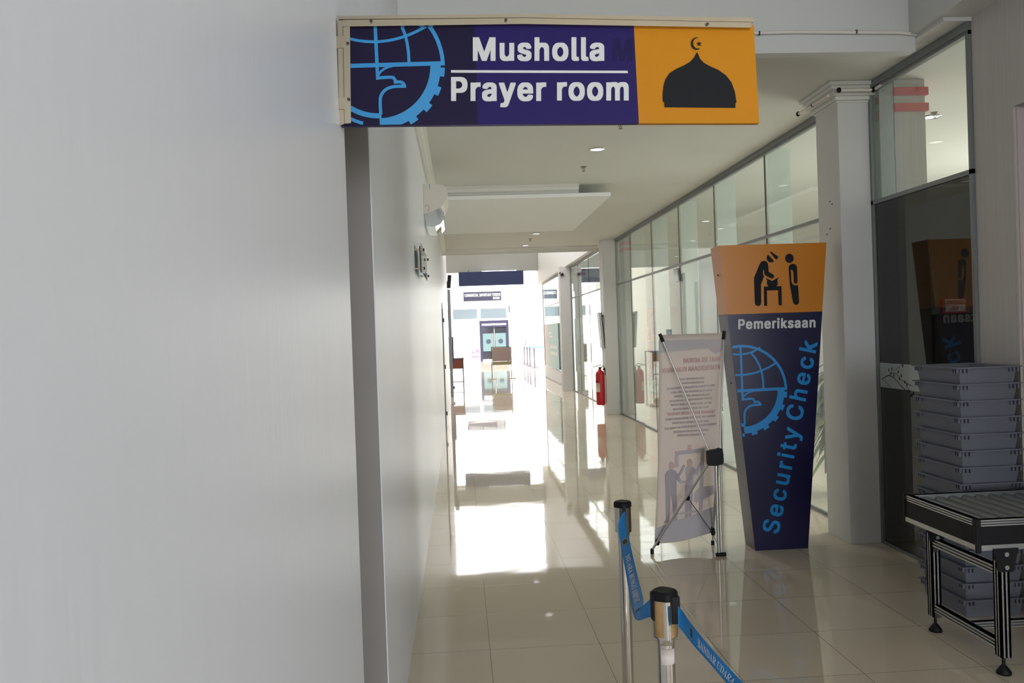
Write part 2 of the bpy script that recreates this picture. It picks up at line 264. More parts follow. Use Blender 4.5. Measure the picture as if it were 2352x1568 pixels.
# ------------------------------------------------------------------ lettering
SANS={' ':(222,''),
'"':(355,'59,305 144,304 148,307 156,481 156,518 153,522 54,522 51,520 50,481|174,305 258,304 262,307 270,479 270,518 267,522 170,522 166,520 166,469 172,326'),
'(':(307,'158,-109 251,-110 255,-107 255,-80 207,29 185,103 176,149 171,208 174,250 186,329 221,445 255,523 255,548 253,552 161,552 155,548 132,505 102,427 87,367 72,277 71,152 75,119 90,47 104,4 134,-67'),
')':(307,'18,-109 113,-110 118,-107 138,-69 167,-2 191,82 200,139 204,167 203,229 197,308 187,367 170,428 145,497 119,548 114,552 21,552 18,550 18,524 53,445 92,302 102,208 98,158 82,79 58,7 18,-82'),
',':(222,'19,-132 103,-132 156,56 156,84 49,84 19,-103'),
'.':(222,'65,-17 124,-17 133,-14 149,-3 158,12 159,63 153,79 139,93 123,99 67,99 52,93 37,78 31,63 31,18 40,1 52,-11'),
'0':(487,'198,-20 252,-20 279,-17 299,-13 320,-4 345,13 362,28 375,44 393,74 404,102 421,174 424,202 424,307 419,345 403,411 376,463 362,480 345,495 321,512 305,519 267,528 207,530 177,527 152,521 129,510 110,497 76,462 51,411 33,339 30,310 30,196 33,169 46,111 60,73 91,28 111,10 134,-4 155,-13 180,-19|225,65 201,75 188,83 161,115 151,133 136,183 130,229 130,277 136,328 150,372 166,402 173,411 194,431 227,444 257,432 281,411 304,373 317,324 323,276 324,234 317,186 307,145 302,133 287,106 277,94 256,76'),
'1':(487,'57,-13 407,-14 410,-11 410,68 299,69 295,71 295,518 293,522 177,522 67,440 67,349 69,345 107,345 189,406 193,406 193,73 192,70 189,69 57,68'),
'2':(487,'45,-13 408,-13 409,67 407,70 198,71 213,89 289,169 341,227 376,275 391,305 400,347 400,404 391,439 368,476 359,486 324,511 287,525 249,529 203,530 164,525 143,519 108,500 87,481 67,457 57,436 48,398 46,352 48,348 146,349 150,377 165,410 183,429 218,444 242,441 275,421 289,406 296,388 298,382 298,365 291,340 262,295 45,61'),
'7':(487,'79,-13 181,-14 185,-11 410,434 409,521 43,521 42,442 45,438 286,438 290,436 79,16'),
'8':(487,'178,-19 273,-19 312,-12 333,-4 370,18 384,32 408,65 416,89 420,119 420,157 413,194 390,235 372,253 351,268 366,280 376,293 387,308 396,331 401,362 401,401 396,431 389,449 371,476 354,492 342,502 309,519 288,525 250,529 202,530 186,528 142,519 126,511 93,489 70,463 55,427 50,394 50,368 56,329 64,310 82,284 101,268 70,244 53,223 40,196 34,164 34,101 37,85 46,62 65,35 97,8 132,-9|217,65 186,74 162,90 148,105 145,112 139,125 137,145 149,175 170,197 193,211 217,219 235,219 264,210 284,196 292,187 303,175 312,155 315,137 314,127 303,104 285,86 271,77 258,71 231,65|223,305 187,320 170,335 158,355 155,377 158,397 170,415 184,429 208,441 226,443 244,441 276,421 293,398 298,370 288,344 274,327 252,312 235,306'),
'A':(514,'-3,-13 104,-13 153,125 158,129 324,129 328,124 375,-13 482,-13 482,13 478,28 296,521 185,522 181,520 1,28 -3,13|186,213 186,218 214,298 235,370 239,375 295,215 291,213'),
'B':(490,'41,-13 272,-14 323,-9 358,2 379,14 397,26 408,37 417,50 427,68 436,103 436,167 435,176 429,202 415,228 394,250 369,268 393,289 412,320 417,355 417,395 414,422 397,460 376,484 347,505 329,513 283,522 41,521|146,71 144,74 144,214 146,217 233,218 260,214 286,205 307,190 329,158 334,139 331,122 319,103 310,93 295,83 278,77 256,72|146,299 144,302 145,437 226,438 259,433 280,425 292,417 304,403 310,391 314,370 310,352 295,329 280,315 259,305 236,300'),
'C':(544,'229,-19 309,-20 323,-18 360,-9 392,5 432,33 447,48 478,97 493,148 493,170 491,174 390,174 387,169 382,149 356,110 347,102 329,87 306,77 264,68 225,78 204,89 187,101 156,137 144,160 133,188 127,217 124,259 129,302 144,349 170,390 186,406 222,429 251,438 279,439 329,421 357,397 382,359 387,340 390,335 492,335 493,361 488,382 467,431 449,457 420,486 374,512 339,523 309,528 216,528 186,522 168,516 131,498 107,480 89,462 64,431 51,407 37,376 28,341 22,305 20,278 22,202 28,167 36,137 52,98 85,49 108,27 129,12 158,-3 188,-13 212,-18'),
'D':(536,'41,-13 248,-14 275,-12 310,-6 341,3 370,17 388,29 403,41 421,59 438,80 453,106 465,133 475,172 482,230 481,281 475,338 465,377 453,404 438,431 424,448 404,468 373,492 337,508 283,520 263,522 41,521|146,71 144,74 144,436 148,438 211,438 251,433 277,426 299,415 327,394 349,367 363,340 369,322 378,274 378,235 369,185 349,143 342,133 320,110 296,93 275,83 229,72'),
'E':(453,'41,-13 394,-13 394,67 392,70 148,70 145,71 144,74 145,215 371,216 374,217 375,220 375,296 373,300 145,301 145,437 389,438 392,442 391,521 41,521'),
'F':(444,'41,-13 140,-14 144,-11 145,206 362,207 366,209 366,287 364,291 145,292 145,437 386,438 388,442 388,521 41,521'),
'G':(554,'236,-20 296,-20 342,-14 390,2 416,17 445,43 456,56 472,79 487,114 496,157 498,265 497,268 494,269 264,268 264,186 389,185 392,183 377,138 356,109 326,85 287,70 263,68 224,79 209,86 171,118 144,160 135,183 127,217 124,259 129,303 144,349 168,389 184,405 222,430 243,437 275,440 290,437 330,419 346,406 366,381 387,339 390,335 489,335 493,337 493,366 479,411 449,458 434,473 390,504 359,518 306,528 230,528 186,522 159,513 141,504 107,480 83,458 63,430 50,408 27,340 22,306 20,229 27,169 39,129 48,106 64,76 81,55 102,34 129,11 159,-4 186,-13 218,-19'),
'H':(551,'41,-13 140,-14 144,-11 144,215 145,218 148,219 371,218 372,-11 376,-14 476,-13 476,521 373,521 372,307 371,304 368,303 145,304 144,520 140,522 41,521'),
'I':(334,'12,-13 288,-13 288,70 206,70 203,71 202,74 202,436 206,438 288,439 288,521 12,521 12,439 95,438 98,437 98,434 98,73 95,70 12,70'),
'J':(430,'158,-20 211,-20 238,-17 268,-9 292,2 314,20 333,42 346,69 354,99 356,123 356,519 353,522 256,522 252,520 252,153 247,120 228,87 203,71 185,65 167,70 145,85 129,103 122,123 119,136 118,172 117,184 115,186 17,186 14,184 14,148 17,97 24,67 37,43 56,19 80,1 106,-11 133,-17'),
'K':(501,'41,-13 143,-13 144,152 170,181 196,206 352,-12 356,-14 467,-13 468,11 466,17 274,287 465,493 466,497 466,521 344,521 194,359 146,303 144,307 144,520 140,522 41,521'),
'L':(427,'41,-13 377,-14 381,-11 381,67 379,70 148,70 144,73 144,518 142,522 44,522 41,520'),
'M':(662,'41,-13 137,-14 141,-11 142,298 147,290 266,-13 358,-14 362,-12 366,-4 485,302 485,-11 488,-14 587,-13 587,521 460,522 456,520 338,215 318,154 314,150 172,521 41,521'),
'N':(557,'41,-13 140,-14 144,-11 143,341 148,337 366,-11 371,-14 482,-13 482,521 383,522 380,520 379,170 369,181 157,520 152,522 41,521'),
'O':(567,'235,-20 294,-20 318,-19 362,-8 404,11 428,29 449,51 469,76 490,115 499,139 506,169 512,229 511,306 503,352 496,378 484,406 470,430 458,447 425,481 402,498 377,512 347,522 323,527 287,530 248,530 212,527 188,522 165,515 129,496 110,482 82,454 69,438 51,408 33,360 22,306 20,229 22,202 28,166 42,121 51,100 64,78 82,54 100,36 110,26 131,11 156,-2 186,-13 216,-19|261,68 224,79 201,91 185,104 159,133 144,159 129,205 124,259 129,301 144,349 169,388 191,410 204,420 225,431 243,437 267,440 290,437 308,431 329,420 347,407 365,388 389,351 400,324 406,300 409,279 409,231 406,208 398,180 388,156 362,117 343,99 312,80 272,68'),
'P':(479,'41,-13 143,-13 145,172 287,174 314,179 340,188 369,205 390,224 408,248 424,295 429,337 429,361 424,400 406,449 394,466 368,490 334,510 325,513 304,517 263,522 41,521|146,257 144,260 145,437 224,438 244,436 277,426 295,412 313,389 324,350 322,331 305,293 296,284 262,263 232,256'),
'R':(483,'41,-13 143,-13 144,181 145,184 148,184 227,184 334,-13 446,-13 447,16 346,199 347,202 356,206 386,227 400,242 408,254 424,295 429,340 426,398 418,430 400,463 391,473 384,481 353,502 310,517 266,522 41,521|146,269 144,272 145,437 224,438 244,436 278,426 296,414 304,406 319,380 323,352 318,322 308,305 292,288 262,275 236,270'),
'S':(481,'173,-21 273,-21 324,-11 363,7 390,31 416,68 423,89 428,123 428,152 425,183 414,212 396,236 379,251 330,278 225,309 171,331 150,349 139,365 137,383 142,395 166,422 186,434 220,444 228,443 265,434 295,413 314,384 317,366 319,364 420,365 420,395 419,411 408,443 396,462 372,488 337,511 295,524 255,529 196,529 135,518 100,502 67,476 46,444 34,407 32,357 34,339 40,314 52,292 72,271 87,259 109,246 135,235 277,191 303,174 311,167 319,156 324,141 324,135 317,116 303,98 291,87 267,73 238,66 219,66 187,72 159,87 143,101 133,117 128,128 125,146 121,151 19,150 19,122 26,83 35,62 58,30 73,16 88,6 111,-5 129,-12'),
'T':(483,'174,-13 273,-14 276,-11 277,437 436,439 436,521 13,521 13,439 169,438 173,436'),
'U':(551,'207,-20 308,-20 361,-8 382,1 424,31 440,49 454,70 471,111 476,135 476,522 377,522 374,520 372,171 364,140 349,114 340,102 308,80 280,70 268,68 239,70 206,82 176,105 152,144 144,177 143,522 41,522 40,157 47,109 54,88 78,46 95,29 139,-1 161,-10'),
'V':(514,'185,-13 294,-14 298,-11 479,485 482,496 482,521 375,521 274,232 240,127 237,133 104,521 -3,521 -4,497 -2,490'),
'W':(720,'136,-13 249,-13 337,305 340,325 344,331 435,-11 440,-14 549,-13 686,482 689,496 689,521 584,521 494,172 491,165 399,521 287,521 216,254 194,164 190,170 102,520 98,522 -3,521 -3,496 0,482'),
'X':(508,'-1,-13 111,-13 199,112 236,171 240,169 362,-13 475,-13 475,14 305,263 465,494 464,521 358,522 353,520 285,424 238,348 235,349 224,365 124,521 11,521 10,497 12,491 171,260 -1,15'),
'Y':(506,'185,-13 287,-13 288,194 473,493 473,521 361,521 268,370 237,315 231,322 111,521 -1,521 -2,496 0,490 184,194'),
'Z':(472,'23,-13 417,-13 418,67 416,70 167,70 158,69 153,70 153,71 416,448 416,521 21,521 20,442 23,438 281,440 285,437 22,59'),
'a':(423,'120,-21 197,-21 222,-17 255,-2 257,-3 258,-12 260,-14 353,-14 356,-12 355,290 349,320 335,345 317,365 291,382 248,395 227,397 156,397 134,394 87,379 79,374 46,347 27,318 22,305 23,278 80,261 119,261 136,285 156,302 192,316 200,316 224,307 236,297 251,275 253,261 251,254 240,246 105,224 48,201 31,185 18,162 12,137 12,78 21,44 36,21 60,-1 92,-15|165,61 140,70 121,86 114,105 115,113 123,125 156,146 251,163 255,162 256,141 253,128 250,117 238,98 220,80 198,67 174,61'),
'c':(430,'172,-21 242,-22 269,-17 282,-14 323,6 356,36 368,54 382,87 382,113 380,116 326,130 287,130 284,128 276,108 251,80 215,63 194,64 177,70 157,87 144,102 127,131 118,167 118,204 123,230 134,259 143,272 156,288 177,305 207,314 237,305 266,281 285,249 323,249 380,264 380,293 367,326 335,362 303,382 252,397 164,397 117,385 101,376 78,359 51,329 27,282 21,257 14,204 16,146 27,93 48,51 67,29 95,4 138,-15'),
'e':(438,'162,-20 255,-20 303,-10 334,8 354,25 372,49 384,76 384,102 382,105 331,117 288,117 284,115 272,93 244,70 207,62 199,64 172,74 159,83 137,106 124,135 120,151 121,154 124,155 390,156 390,198 387,256 384,271 370,312 350,343 316,372 268,393 238,398 159,396 138,392 114,383 79,360 46,323 35,303 19,253 16,229 16,144 26,94 47,52 62,33 76,18 97,2 138,-14|124,235 122,237 122,243 133,264 150,285 178,308 202,314 219,312 246,298 266,277 279,253 284,237 280,234'),
'h':(444,'34,-13 133,-13 134,233 146,271 166,294 171,298 192,309 211,313 234,306 254,290 264,277 275,245 277,-13 373,-14 377,-11 376,278 368,317 349,352 327,374 298,390 268,396 184,396 163,391 135,378 134,518 132,522 37,522 34,520'),
'i':(201,'34,-13 130,-14 133,-11 134,389 131,393 37,393 33,391|63,431 112,431 127,437 133,442 138,448 145,463 145,503 133,526 124,532 115,535 95,537 58,537 41,530 24,512 22,464 25,456 30,446 41,435 49,432'),
'k':(415,'34,-13 133,-13 134,127 151,142 274,-13 387,-14 390,-11 390,13 389,17 234,214 250,234 378,364 380,368 380,391 376,393 265,393 160,284 135,261 134,518 132,522 37,522 34,520'),
'l':(223,'106,-15 166,-16 198,-11 200,-7 200,20 189,66 150,67 139,76 134,92 134,521 130,523 36,523 34,519 35,48 38,33 56,5 66,-3 82,-11'),
'm':(644,'34,-13 133,-13 134,242 136,251 152,286 171,303 187,312 196,314 207,313 223,306 243,286 254,260 255,-13 354,-13 354,235 356,248 358,257 371,286 393,306 417,314 429,312 453,299 464,289 471,272 476,244 476,-11 480,-14 576,-13 576,272 572,313 563,337 557,347 540,368 517,385 490,396 468,399 411,399 372,393 348,382 319,359 305,376 291,387 279,393 258,399 189,399 175,397 145,385 133,377 131,379 131,391 129,393 34,392'),
'n':(444,'34,-13 133,-13 134,233 146,271 166,294 171,298 192,309 211,313 234,306 254,290 264,277 275,245 277,-13 376,-13 375,280 368,317 353,347 327,374 300,390 270,396 184,396 163,391 133,376 131,377 131,391 129,393 34,392'),
'o':(449,'158,-20 254,-20 279,-14 317,2 339,19 357,38 367,51 389,96 395,120 400,148 400,229 389,280 367,325 350,346 319,373 299,384 252,396 162,396 117,384 98,374 81,361 61,342 49,327 27,282 21,258 14,204 16,147 27,94 49,49 61,34 80,16 101,1 140,-16|206,62 195,64 176,71 163,81 144,102 127,130 123,147 118,166 118,202 123,229 133,258 151,283 179,306 209,315 239,305 258,290 272,274 289,241 296,211 298,187 293,151 289,136 280,114 266,94 239,71 221,64'),
'r':(293,'34,-13 133,-13 134,238 136,247 152,280 180,302 205,310 261,310 263,359 262,397 177,397 150,390 133,380 131,382 131,391 129,393 34,392'),
's':(399,'162,-20 227,-20 242,-19 280,-7 308,10 321,21 340,48 349,76 349,139 345,156 337,171 323,186 295,207 277,215 185,238 166,245 143,257 131,273 131,277 134,286 151,303 175,315 185,317 202,314 224,302 238,285 250,265 293,265 343,277 343,303 340,313 334,328 316,354 308,363 289,378 257,392 224,398 149,398 110,390 66,366 45,345 32,319 30,312 28,303 29,241 35,220 44,205 54,193 68,182 107,163 217,134 233,123 246,108 246,102 238,88 226,78 212,68 182,60 166,64 143,74 125,93 115,117 112,120 73,120 20,108 17,106 17,81 24,52 32,38 52,14 65,4 94,-11 127,-19'),
't':(261,'132,-17 191,-17 224,-13 232,-9 232,16 221,67 167,68 156,75 147,93 147,312 151,314 223,315 223,390 220,392 146,393 145,484 47,485 45,481 45,394 41,392 -13,391 -13,316 -10,314 41,314 45,312 45,81 47,63 51,42 64,17 83,0 104,-11'),
'u':(444,'142,-17 223,-17 256,-8 276,3 278,1 278,-11 280,-13 376,-12 376,391 277,391 276,162 273,136 263,109 249,91 232,77 205,66 183,70 169,77 158,87 140,115 136,130 134,139 133,391 34,391 34,172 35,165 35,100 43,61 58,31 82,7 111,-10'),
'y':(423,'84,-156 136,-156 168,-144 197,-120 216,-88 387,356 390,366 390,392 289,392 285,391 195,138 191,143 103,392 -2,392 -2,366 1,356 138,-1 132,-21 117,-52 100,-69 88,-73 43,-73 40,-78 28,-124 28,-151 34,-153')}
HEAVY={' ':(238,''),
'M':(678,'29,-19 152,-19 154,231 157,227 254,-19 370,-20 374,-18 467,220 473,231 473,-19 599,-19 599,527 445,527 314,192 184,527 29,527'),
'P':(495,'29,-19 155,-19 157,166 299,168 320,171 344,179 367,189 392,209 411,229 423,248 436,289 441,331 441,365 438,394 435,413 418,455 406,472 380,496 346,516 337,519 316,523 275,528 29,527|158,263 156,266 157,431 212,432 232,430 262,421 283,406 301,383 310,350 310,337 294,299 285,290 251,269 221,263'),
'a':(439,'108,-27 207,-28 234,-23 243,-19 365,-20 368,-18 367,296 361,326 347,351 329,371 306,386 260,401 239,403 144,403 123,400 75,385 68,380 35,353 16,326 10,311 11,272 66,255 131,255 153,284 173,299 195,307 212,301 224,292 239,269 239,259 228,252 93,230 38,208 19,191 6,168 0,143 0,72 9,38 24,15 48,-7 80,-21|168,70 152,76 133,92 128,105 135,119 168,140 237,152 243,152 244,147 238,123 226,104 209,87 200,81 183,72'),
'e':(454,'150,-26 267,-26 315,-16 346,2 366,19 384,43 396,70 396,106 395,111 342,124 274,123 260,99 234,77 205,71 183,80 169,90 149,112 136,141 135,147 138,149 402,150 402,204 399,262 396,277 382,318 362,349 328,378 280,399 250,404 147,402 126,398 103,389 67,366 34,329 23,309 7,259 4,235 4,138 14,88 34,49 51,26 66,11 85,-3 126,-20|139,241 138,244 146,261 166,284 190,302 205,306 232,294 248,279 263,256 268,243 265,241'),
'h':(460,'22,-19 145,-19 146,226 160,266 182,292 204,303 211,304 229,295 242,284 252,271 263,239 265,-19 385,-20 389,-17 388,284 380,323 362,358 339,380 312,396 280,402 174,402 147,396 146,524 144,528 25,528 22,526'),
'i':(217,'22,-19 142,-20 145,-17 146,395 143,399 25,399 21,397|51,425 124,425 131,426 145,436 157,457 158,508 145,532 136,538 127,541 47,543 29,537 23,530 12,517 11,455 17,442 29,430 37,426'),
'k':(431,'22,-19 145,-19 146,119 148,123 155,118 262,-19 399,-20 402,-17 402,17 401,23 251,214 262,228 390,358 392,362 392,397 388,399 253,399 147,291 146,524 144,528 25,528 22,526'),
'l':(239,'94,-21 178,-22 210,-17 212,-13 212,26 201,72 162,73 151,82 146,98 146,527 142,529 24,529 22,525 23,42 26,27 44,-1 54,-9 70,-17'),
'm':(660,'22,-19 145,-19 146,236 148,245 163,279 178,293 199,305 211,300 230,281 242,254 243,-19 366,-19 366,229 368,242 370,251 383,280 405,300 418,304 441,294 452,283 459,268 464,239 465,-19 588,-19 588,278 584,319 575,343 569,353 552,374 529,391 502,402 480,405 400,405 367,400 337,389 322,378 303,393 291,399 270,405 175,405 162,403 145,396 139,399 22,398'),
'n':(460,'22,-19 145,-19 146,226 160,266 182,292 204,303 211,304 229,295 242,284 252,271 263,239 265,-19 388,-19 387,286 380,323 365,353 340,379 312,396 282,402 174,402 145,395 139,399 22,398'),
'o':(465,'146,-26 266,-26 291,-20 327,-5 351,13 369,32 379,45 401,90 407,114 412,142 412,235 401,286 379,331 362,352 331,379 311,390 264,402 150,402 105,390 86,380 69,367 49,348 37,333 15,288 9,264 2,210 4,141 15,88 37,43 49,28 68,10 89,-5 128,-22|207,70 189,77 177,85 156,107 139,136 130,174 130,198 133,216 147,255 170,284 191,300 207,305 227,299 246,284 260,269 275,240 286,193 281,156 268,120 246,92 227,77'),
'r':(309,'22,-19 145,-19 146,232 148,241 164,274 192,296 213,303 273,304 275,353 274,403 166,404 145,398 139,399 22,398'),
's':(415,'150,-26 239,-26 254,-25 290,-14 320,4 333,15 351,39 361,69 361,145 357,162 349,177 336,192 307,213 289,221 197,244 178,251 156,262 145,276 147,282 164,298 187,308 212,296 226,279 238,259 305,259 355,271 355,309 343,339 320,369 301,384 271,398 235,404 137,404 98,396 55,372 34,351 20,325 16,309 17,235 22,216 40,190 56,176 95,157 205,128 221,117 231,105 226,94 214,84 200,74 181,70 154,82 137,99 127,123 124,126 61,126 8,114 5,112 5,75 12,46 20,32 40,8 53,-2 82,-17 115,-25'),
'u':(460,'130,-23 234,-24 264,-16 270,-19 388,-18 388,397 265,397 264,168 261,142 251,115 237,97 220,83 201,76 195,76 181,83 169,94 151,124 146,144 145,397 22,397 22,166 23,159 23,94 31,55 46,25 70,1 99,-16'),
'y':(439,'72,-162 148,-162 177,-152 184,-147 209,-126 228,-94 399,350 402,362 402,398 277,398 273,397 198,189 193,181 115,398 -14,398 -14,360 -11,350 123,0 120,-15 105,-46 88,-63 79,-66 31,-67 28,-72 16,-118 16,-157 22,-159')}
SERIF={' ':(181,''),
'A':(443,'-11,-2 130,-2 130,20 107,23 92,28 83,37 80,44 80,50 106,127 110,129 250,128 276,61 279,46 277,38 266,28 248,23 227,20 226,1 229,-3 445,-2 445,20 422,29 407,49 227,467 206,470 202,466 42,67 19,32 7,24 -11,20|121,164 119,166 125,181 173,299 178,306 231,179 235,164'),
'B':(449,'14,-2 253,-3 280,-1 319,6 346,15 375,32 394,50 410,73 418,100 421,134 414,173 392,204 385,211 344,235 305,247 310,250 338,258 371,279 393,313 399,353 390,394 387,400 356,430 295,453 236,457 13,457 12,439 14,436 50,429 60,421 69,401 69,278 70,271 70,65 66,44 53,30 40,24 14,19|205,29 193,37 188,49 184,224 185,227 188,228 223,226 244,222 262,214 274,205 283,193 292,173 298,127 297,104 289,70 278,50 268,39 253,32 238,29|187,255 184,259 186,410 191,421 200,429 230,430 257,418 274,394 279,377 282,346 276,302 270,289 265,281 248,266 223,258'),
'D':(502,'17,-2 233,-3 325,9 335,11 344,15 412,56 456,125 471,223 471,236 468,277 456,326 436,367 405,401 374,424 332,444 274,456 245,458 13,457 13,437 50,429 60,421 67,407 70,388 70,64 66,41 59,33 44,24 17,19|218,27 200,33 191,41 184,65 185,383 186,401 193,419 203,427 211,429 226,429 277,417 316,379 340,313 348,230 346,184 340,143 330,106 315,76 296,54 275,39 250,30'),
'G':(514,'252,-12 315,-11 357,-4 403,8 447,25 449,30 449,127 452,153 463,169 475,176 502,180 503,199 499,202 273,201 273,180 307,176 324,168 333,157 340,136 340,70 336,48 324,30 303,19 288,17 250,19 223,29 204,46 185,67 170,96 157,139 151,181 149,231 155,313 178,384 219,428 268,439 294,437 328,422 351,405 381,373 399,345 417,306 438,305 440,309 440,465 438,468 417,468 400,445 385,440 342,455 288,467 220,467 181,458 136,438 105,416 72,381 55,357 41,328 32,300 26,268 26,189 32,156 41,127 59,91 73,72 95,48 138,16 199,-7 231,-11'),
'I':(267,'11,-2 248,-2 248,16 247,20 218,26 206,32 197,38 189,53 187,101 187,356 186,364 186,397 193,418 207,429 245,436 247,440 246,457 11,457 11,437 53,428 65,418 72,395 72,71 70,56 68,50 56,33 47,29 12,20 10,16'),
'M':(640,'12,-2 168,-3 171,-1 171,19 166,21 148,23 129,29 116,40 109,67 109,366 116,355 266,-1 268,-3 288,-3 291,-2 294,4 440,355 451,376 452,83 447,49 441,36 432,29 394,20 394,-1 397,-3 619,-2 619,19 591,24 577,32 572,38 565,62 564,391 569,412 582,424 619,437 619,457 450,458 445,456 321,161 316,156 189,456 184,458 13,457 12,440 14,436 34,433 60,423 69,406 72,83 69,55 64,42 56,34 42,26 13,20 11,16'),
'N':(500,'399,-13 422,-14 424,-10 425,389 428,404 437,422 454,431 482,437 482,458 332,458 329,456 329,437 352,433 373,425 381,416 387,396 388,182 372,198 160,457 155,458 16,458 16,437 32,430 73,384 74,312 72,305 72,60 64,38 60,32 49,25 16,20 16,-3 166,-4 169,-1 169,20 140,24 129,29 116,42 111,63 110,337 130,315'),
'O':(531,'228,-12 291,-13 337,-4 382,16 411,35 449,72 462,90 483,129 497,175 502,226 497,280 483,328 473,349 449,385 414,420 373,446 315,465 279,468 250,468 214,465 189,459 144,440 109,416 75,381 52,345 35,306 32,292 26,258 26,198 35,148 42,131 62,91 93,53 107,40 142,16 186,-4|261,16 241,19 217,29 196,49 181,69 167,97 155,142 149,190 148,228 155,319 178,387 214,428 262,439 285,437 306,428 330,405 347,382 357,360 368,319 374,279 376,217 369,138 348,69 312,29'),
'P':(424,'13,-2 244,-2 244,16 243,20 214,26 197,35 191,46 186,68 185,200 187,202 202,204 289,206 320,212 343,221 364,233 387,254 400,275 405,287 409,304 412,337 411,353 406,373 393,401 377,418 338,444 319,450 284,456 257,458 14,457 14,437 43,430 57,422 66,412 70,394 70,65 65,43 53,30 40,24 13,19|187,233 184,236 185,403 194,422 209,427 232,427 247,423 262,414 271,405 280,389 288,350 288,307 285,290 277,268 270,257 257,246 239,237 223,234'),
'R':(479,'13,-2 244,-2 244,16 243,20 214,26 197,35 191,46 186,68 184,205 185,208 188,208 197,208 200,206 335,-2 482,-2 482,19 464,23 452,34 323,220 325,223 362,237 394,261 411,287 415,298 420,329 417,365 406,394 388,415 368,430 346,441 307,451 271,456 245,458 14,457 14,437 43,430 57,422 66,412 70,394 70,65 65,43 53,30 40,24 13,19|187,237 184,241 184,392 189,415 202,424 215,427 254,423 280,404 297,373 300,329 295,293 286,274 278,263 263,251 247,243 229,239'),
'T':(429,'90,-2 330,-2 330,19 298,24 279,34 274,41 268,64 266,427 271,429 316,423 352,402 378,365 391,314 411,314 413,317 412,457 9,457 8,319 10,315 31,316 37,344 44,365 54,384 71,403 84,412 109,424 133,429 151,429 153,427 152,67 146,44 137,32 130,27 121,24 90,19'),
'U':(498,'234,-15 257,-16 295,-13 328,-5 359,10 382,28 402,57 415,90 423,129 424,151 424,373 429,402 431,411 434,416 449,428 476,436 476,457 329,458 326,456 326,436 344,434 370,425 382,412 388,388 388,154 382,102 360,60 323,34 278,26 260,26 239,31 218,43 205,56 195,72 189,90 185,115 185,390 191,417 196,422 205,429 242,436 242,457 13,457 13,436 41,431 56,422 63,414 69,391 71,138 74,108 80,78 92,51 116,22 139,5 179,-8 200,-13')}
def outlines(s): return [[tuple(map(int, p.split(','))) for p in c.split(' ')] for c in s.split('|')] if s else []
def lettering(name, s, place, u0, u1, v0, v1, m, parent=None, font=None, depth=0.0006, track=0.0):
    """flat raised lettering: u0..u1 its width, v0..v1 baseline to capital height, place(u, v, w) puts it on its surface"""
    font = font or SANS; cu = bpy.data.curves.new(name, 'CURVE'); cu.dimensions = '2D'; cu.fill_mode = 'BOTH'; x = 0.0
    for ch in s:
        adv, o = font[ch]
        for pts in outlines(o):
            sp = cu.splines.new('POLY'); sp.points.add(len(pts) - 1); sp.use_cyclic_u = True
            for q, (a, b) in zip(sp.points, pts): q.co = ((x + a) / 1000.0, b / 1000.0, 0, 1)
        x += adv + track
    cu.extrude = 0.02
    o = bpy.data.objects.new(name, cu); COL.objects.link(o); dg = bpy.context.evaluated_depsgraph_get()
    me = bpy.data.meshes.new_from_object(o.evaluated_get(dg)); bpy.data.objects.remove(o); bpy.data.curves.remove(cu)
    xs = [v.co.x for v in me.vertices]; xa, xb = min(xs), max(xs); Y0, H = (0.014, 0.536) if font is SANS else (0.019, 0.547) if font is HEAVY else (0.003, 0.460)
    org = ORG[parent.name] if parent else Vector((0, 0, 0))
    for v in me.vertices:
        u = u0 + (v.co.x - xa) / (xb - xa) * (u1 - u0); w = v0 + (v.co.y + Y0) / H * (v1 - v0)
        v.co = place(u, w, depth if v.co.z > 0 else 0.0) - org
    me.materials.clear(); me.materials.append(m); me.update()
    ob = bpy.data.objects.new(name, me); COL.objects.link(ob)
    if parent: ob.parent = parent
    ORG[ob.name] = org; return ob
def merge(objs, name):
    """several lines of lettering into one part"""
    a = objs[0]; vs = []; fs = []; mi = []; mats = []
    for o in objs:
        b = len(vs); vs += [tuple(v.co) for v in o.data.vertices]
        k = o.data.materials[0]
        if k not in mats: mats.append(k)
        for p in o.data.polygons: fs.append([b + i for i in p.vertices]); mi.append(mats.index(k))
    me = bpy.data.meshes.new(name); me.from_pydata(vs, [], fs)
    for k in mats: me.materials.append(k)
    me.polygons.foreach_set('material_index', mi); par = a.parent; org = ORG[a.name]
    for o in objs: bpy.data.objects.remove(o)
    ob = bpy.data.objects.new(name, me); COL.objects.link(ob); ob.parent = par; ORG[ob.name] = org; return ob

# ------------------------------------------------------------------ flat shapes and the wheel-and-globe emblem
def ribbon(pts, w):
    out = []; n = len(pts); V = [Vector((a, b, 0)) for a, b in pts]; L = []
    for i in range(n):
        t = (V[min(i + 1, n - 1)] - V[max(i - 1, 0)]).normalized(); q = Vector((-t.y, t.x, 0)) * w / 2; L.append((V[i] + q, V[i] - q))
    for i in range(n - 1): out.append([(p.x, p.y) for p in (L[i][0], L[i + 1][0], L[i + 1][1], L[i][1])])
    return out
def band(r0, r1, a0, a1, n):
    out = []
    for i in range(n):
        a, b = math.radians(a0 + (a1 - a0) * i / n), math.radians(a0 + (a1 - a0) * (i + 1) / n)
        out.append([(r0 * math.cos(a), r0 * math.sin(a)), (r1 * math.cos(a), r1 * math.sin(a)), (r1 * math.cos(b), r1 * math.sin(b)), (r0 * math.cos(b), r0 * math.sin(b))])
    return out
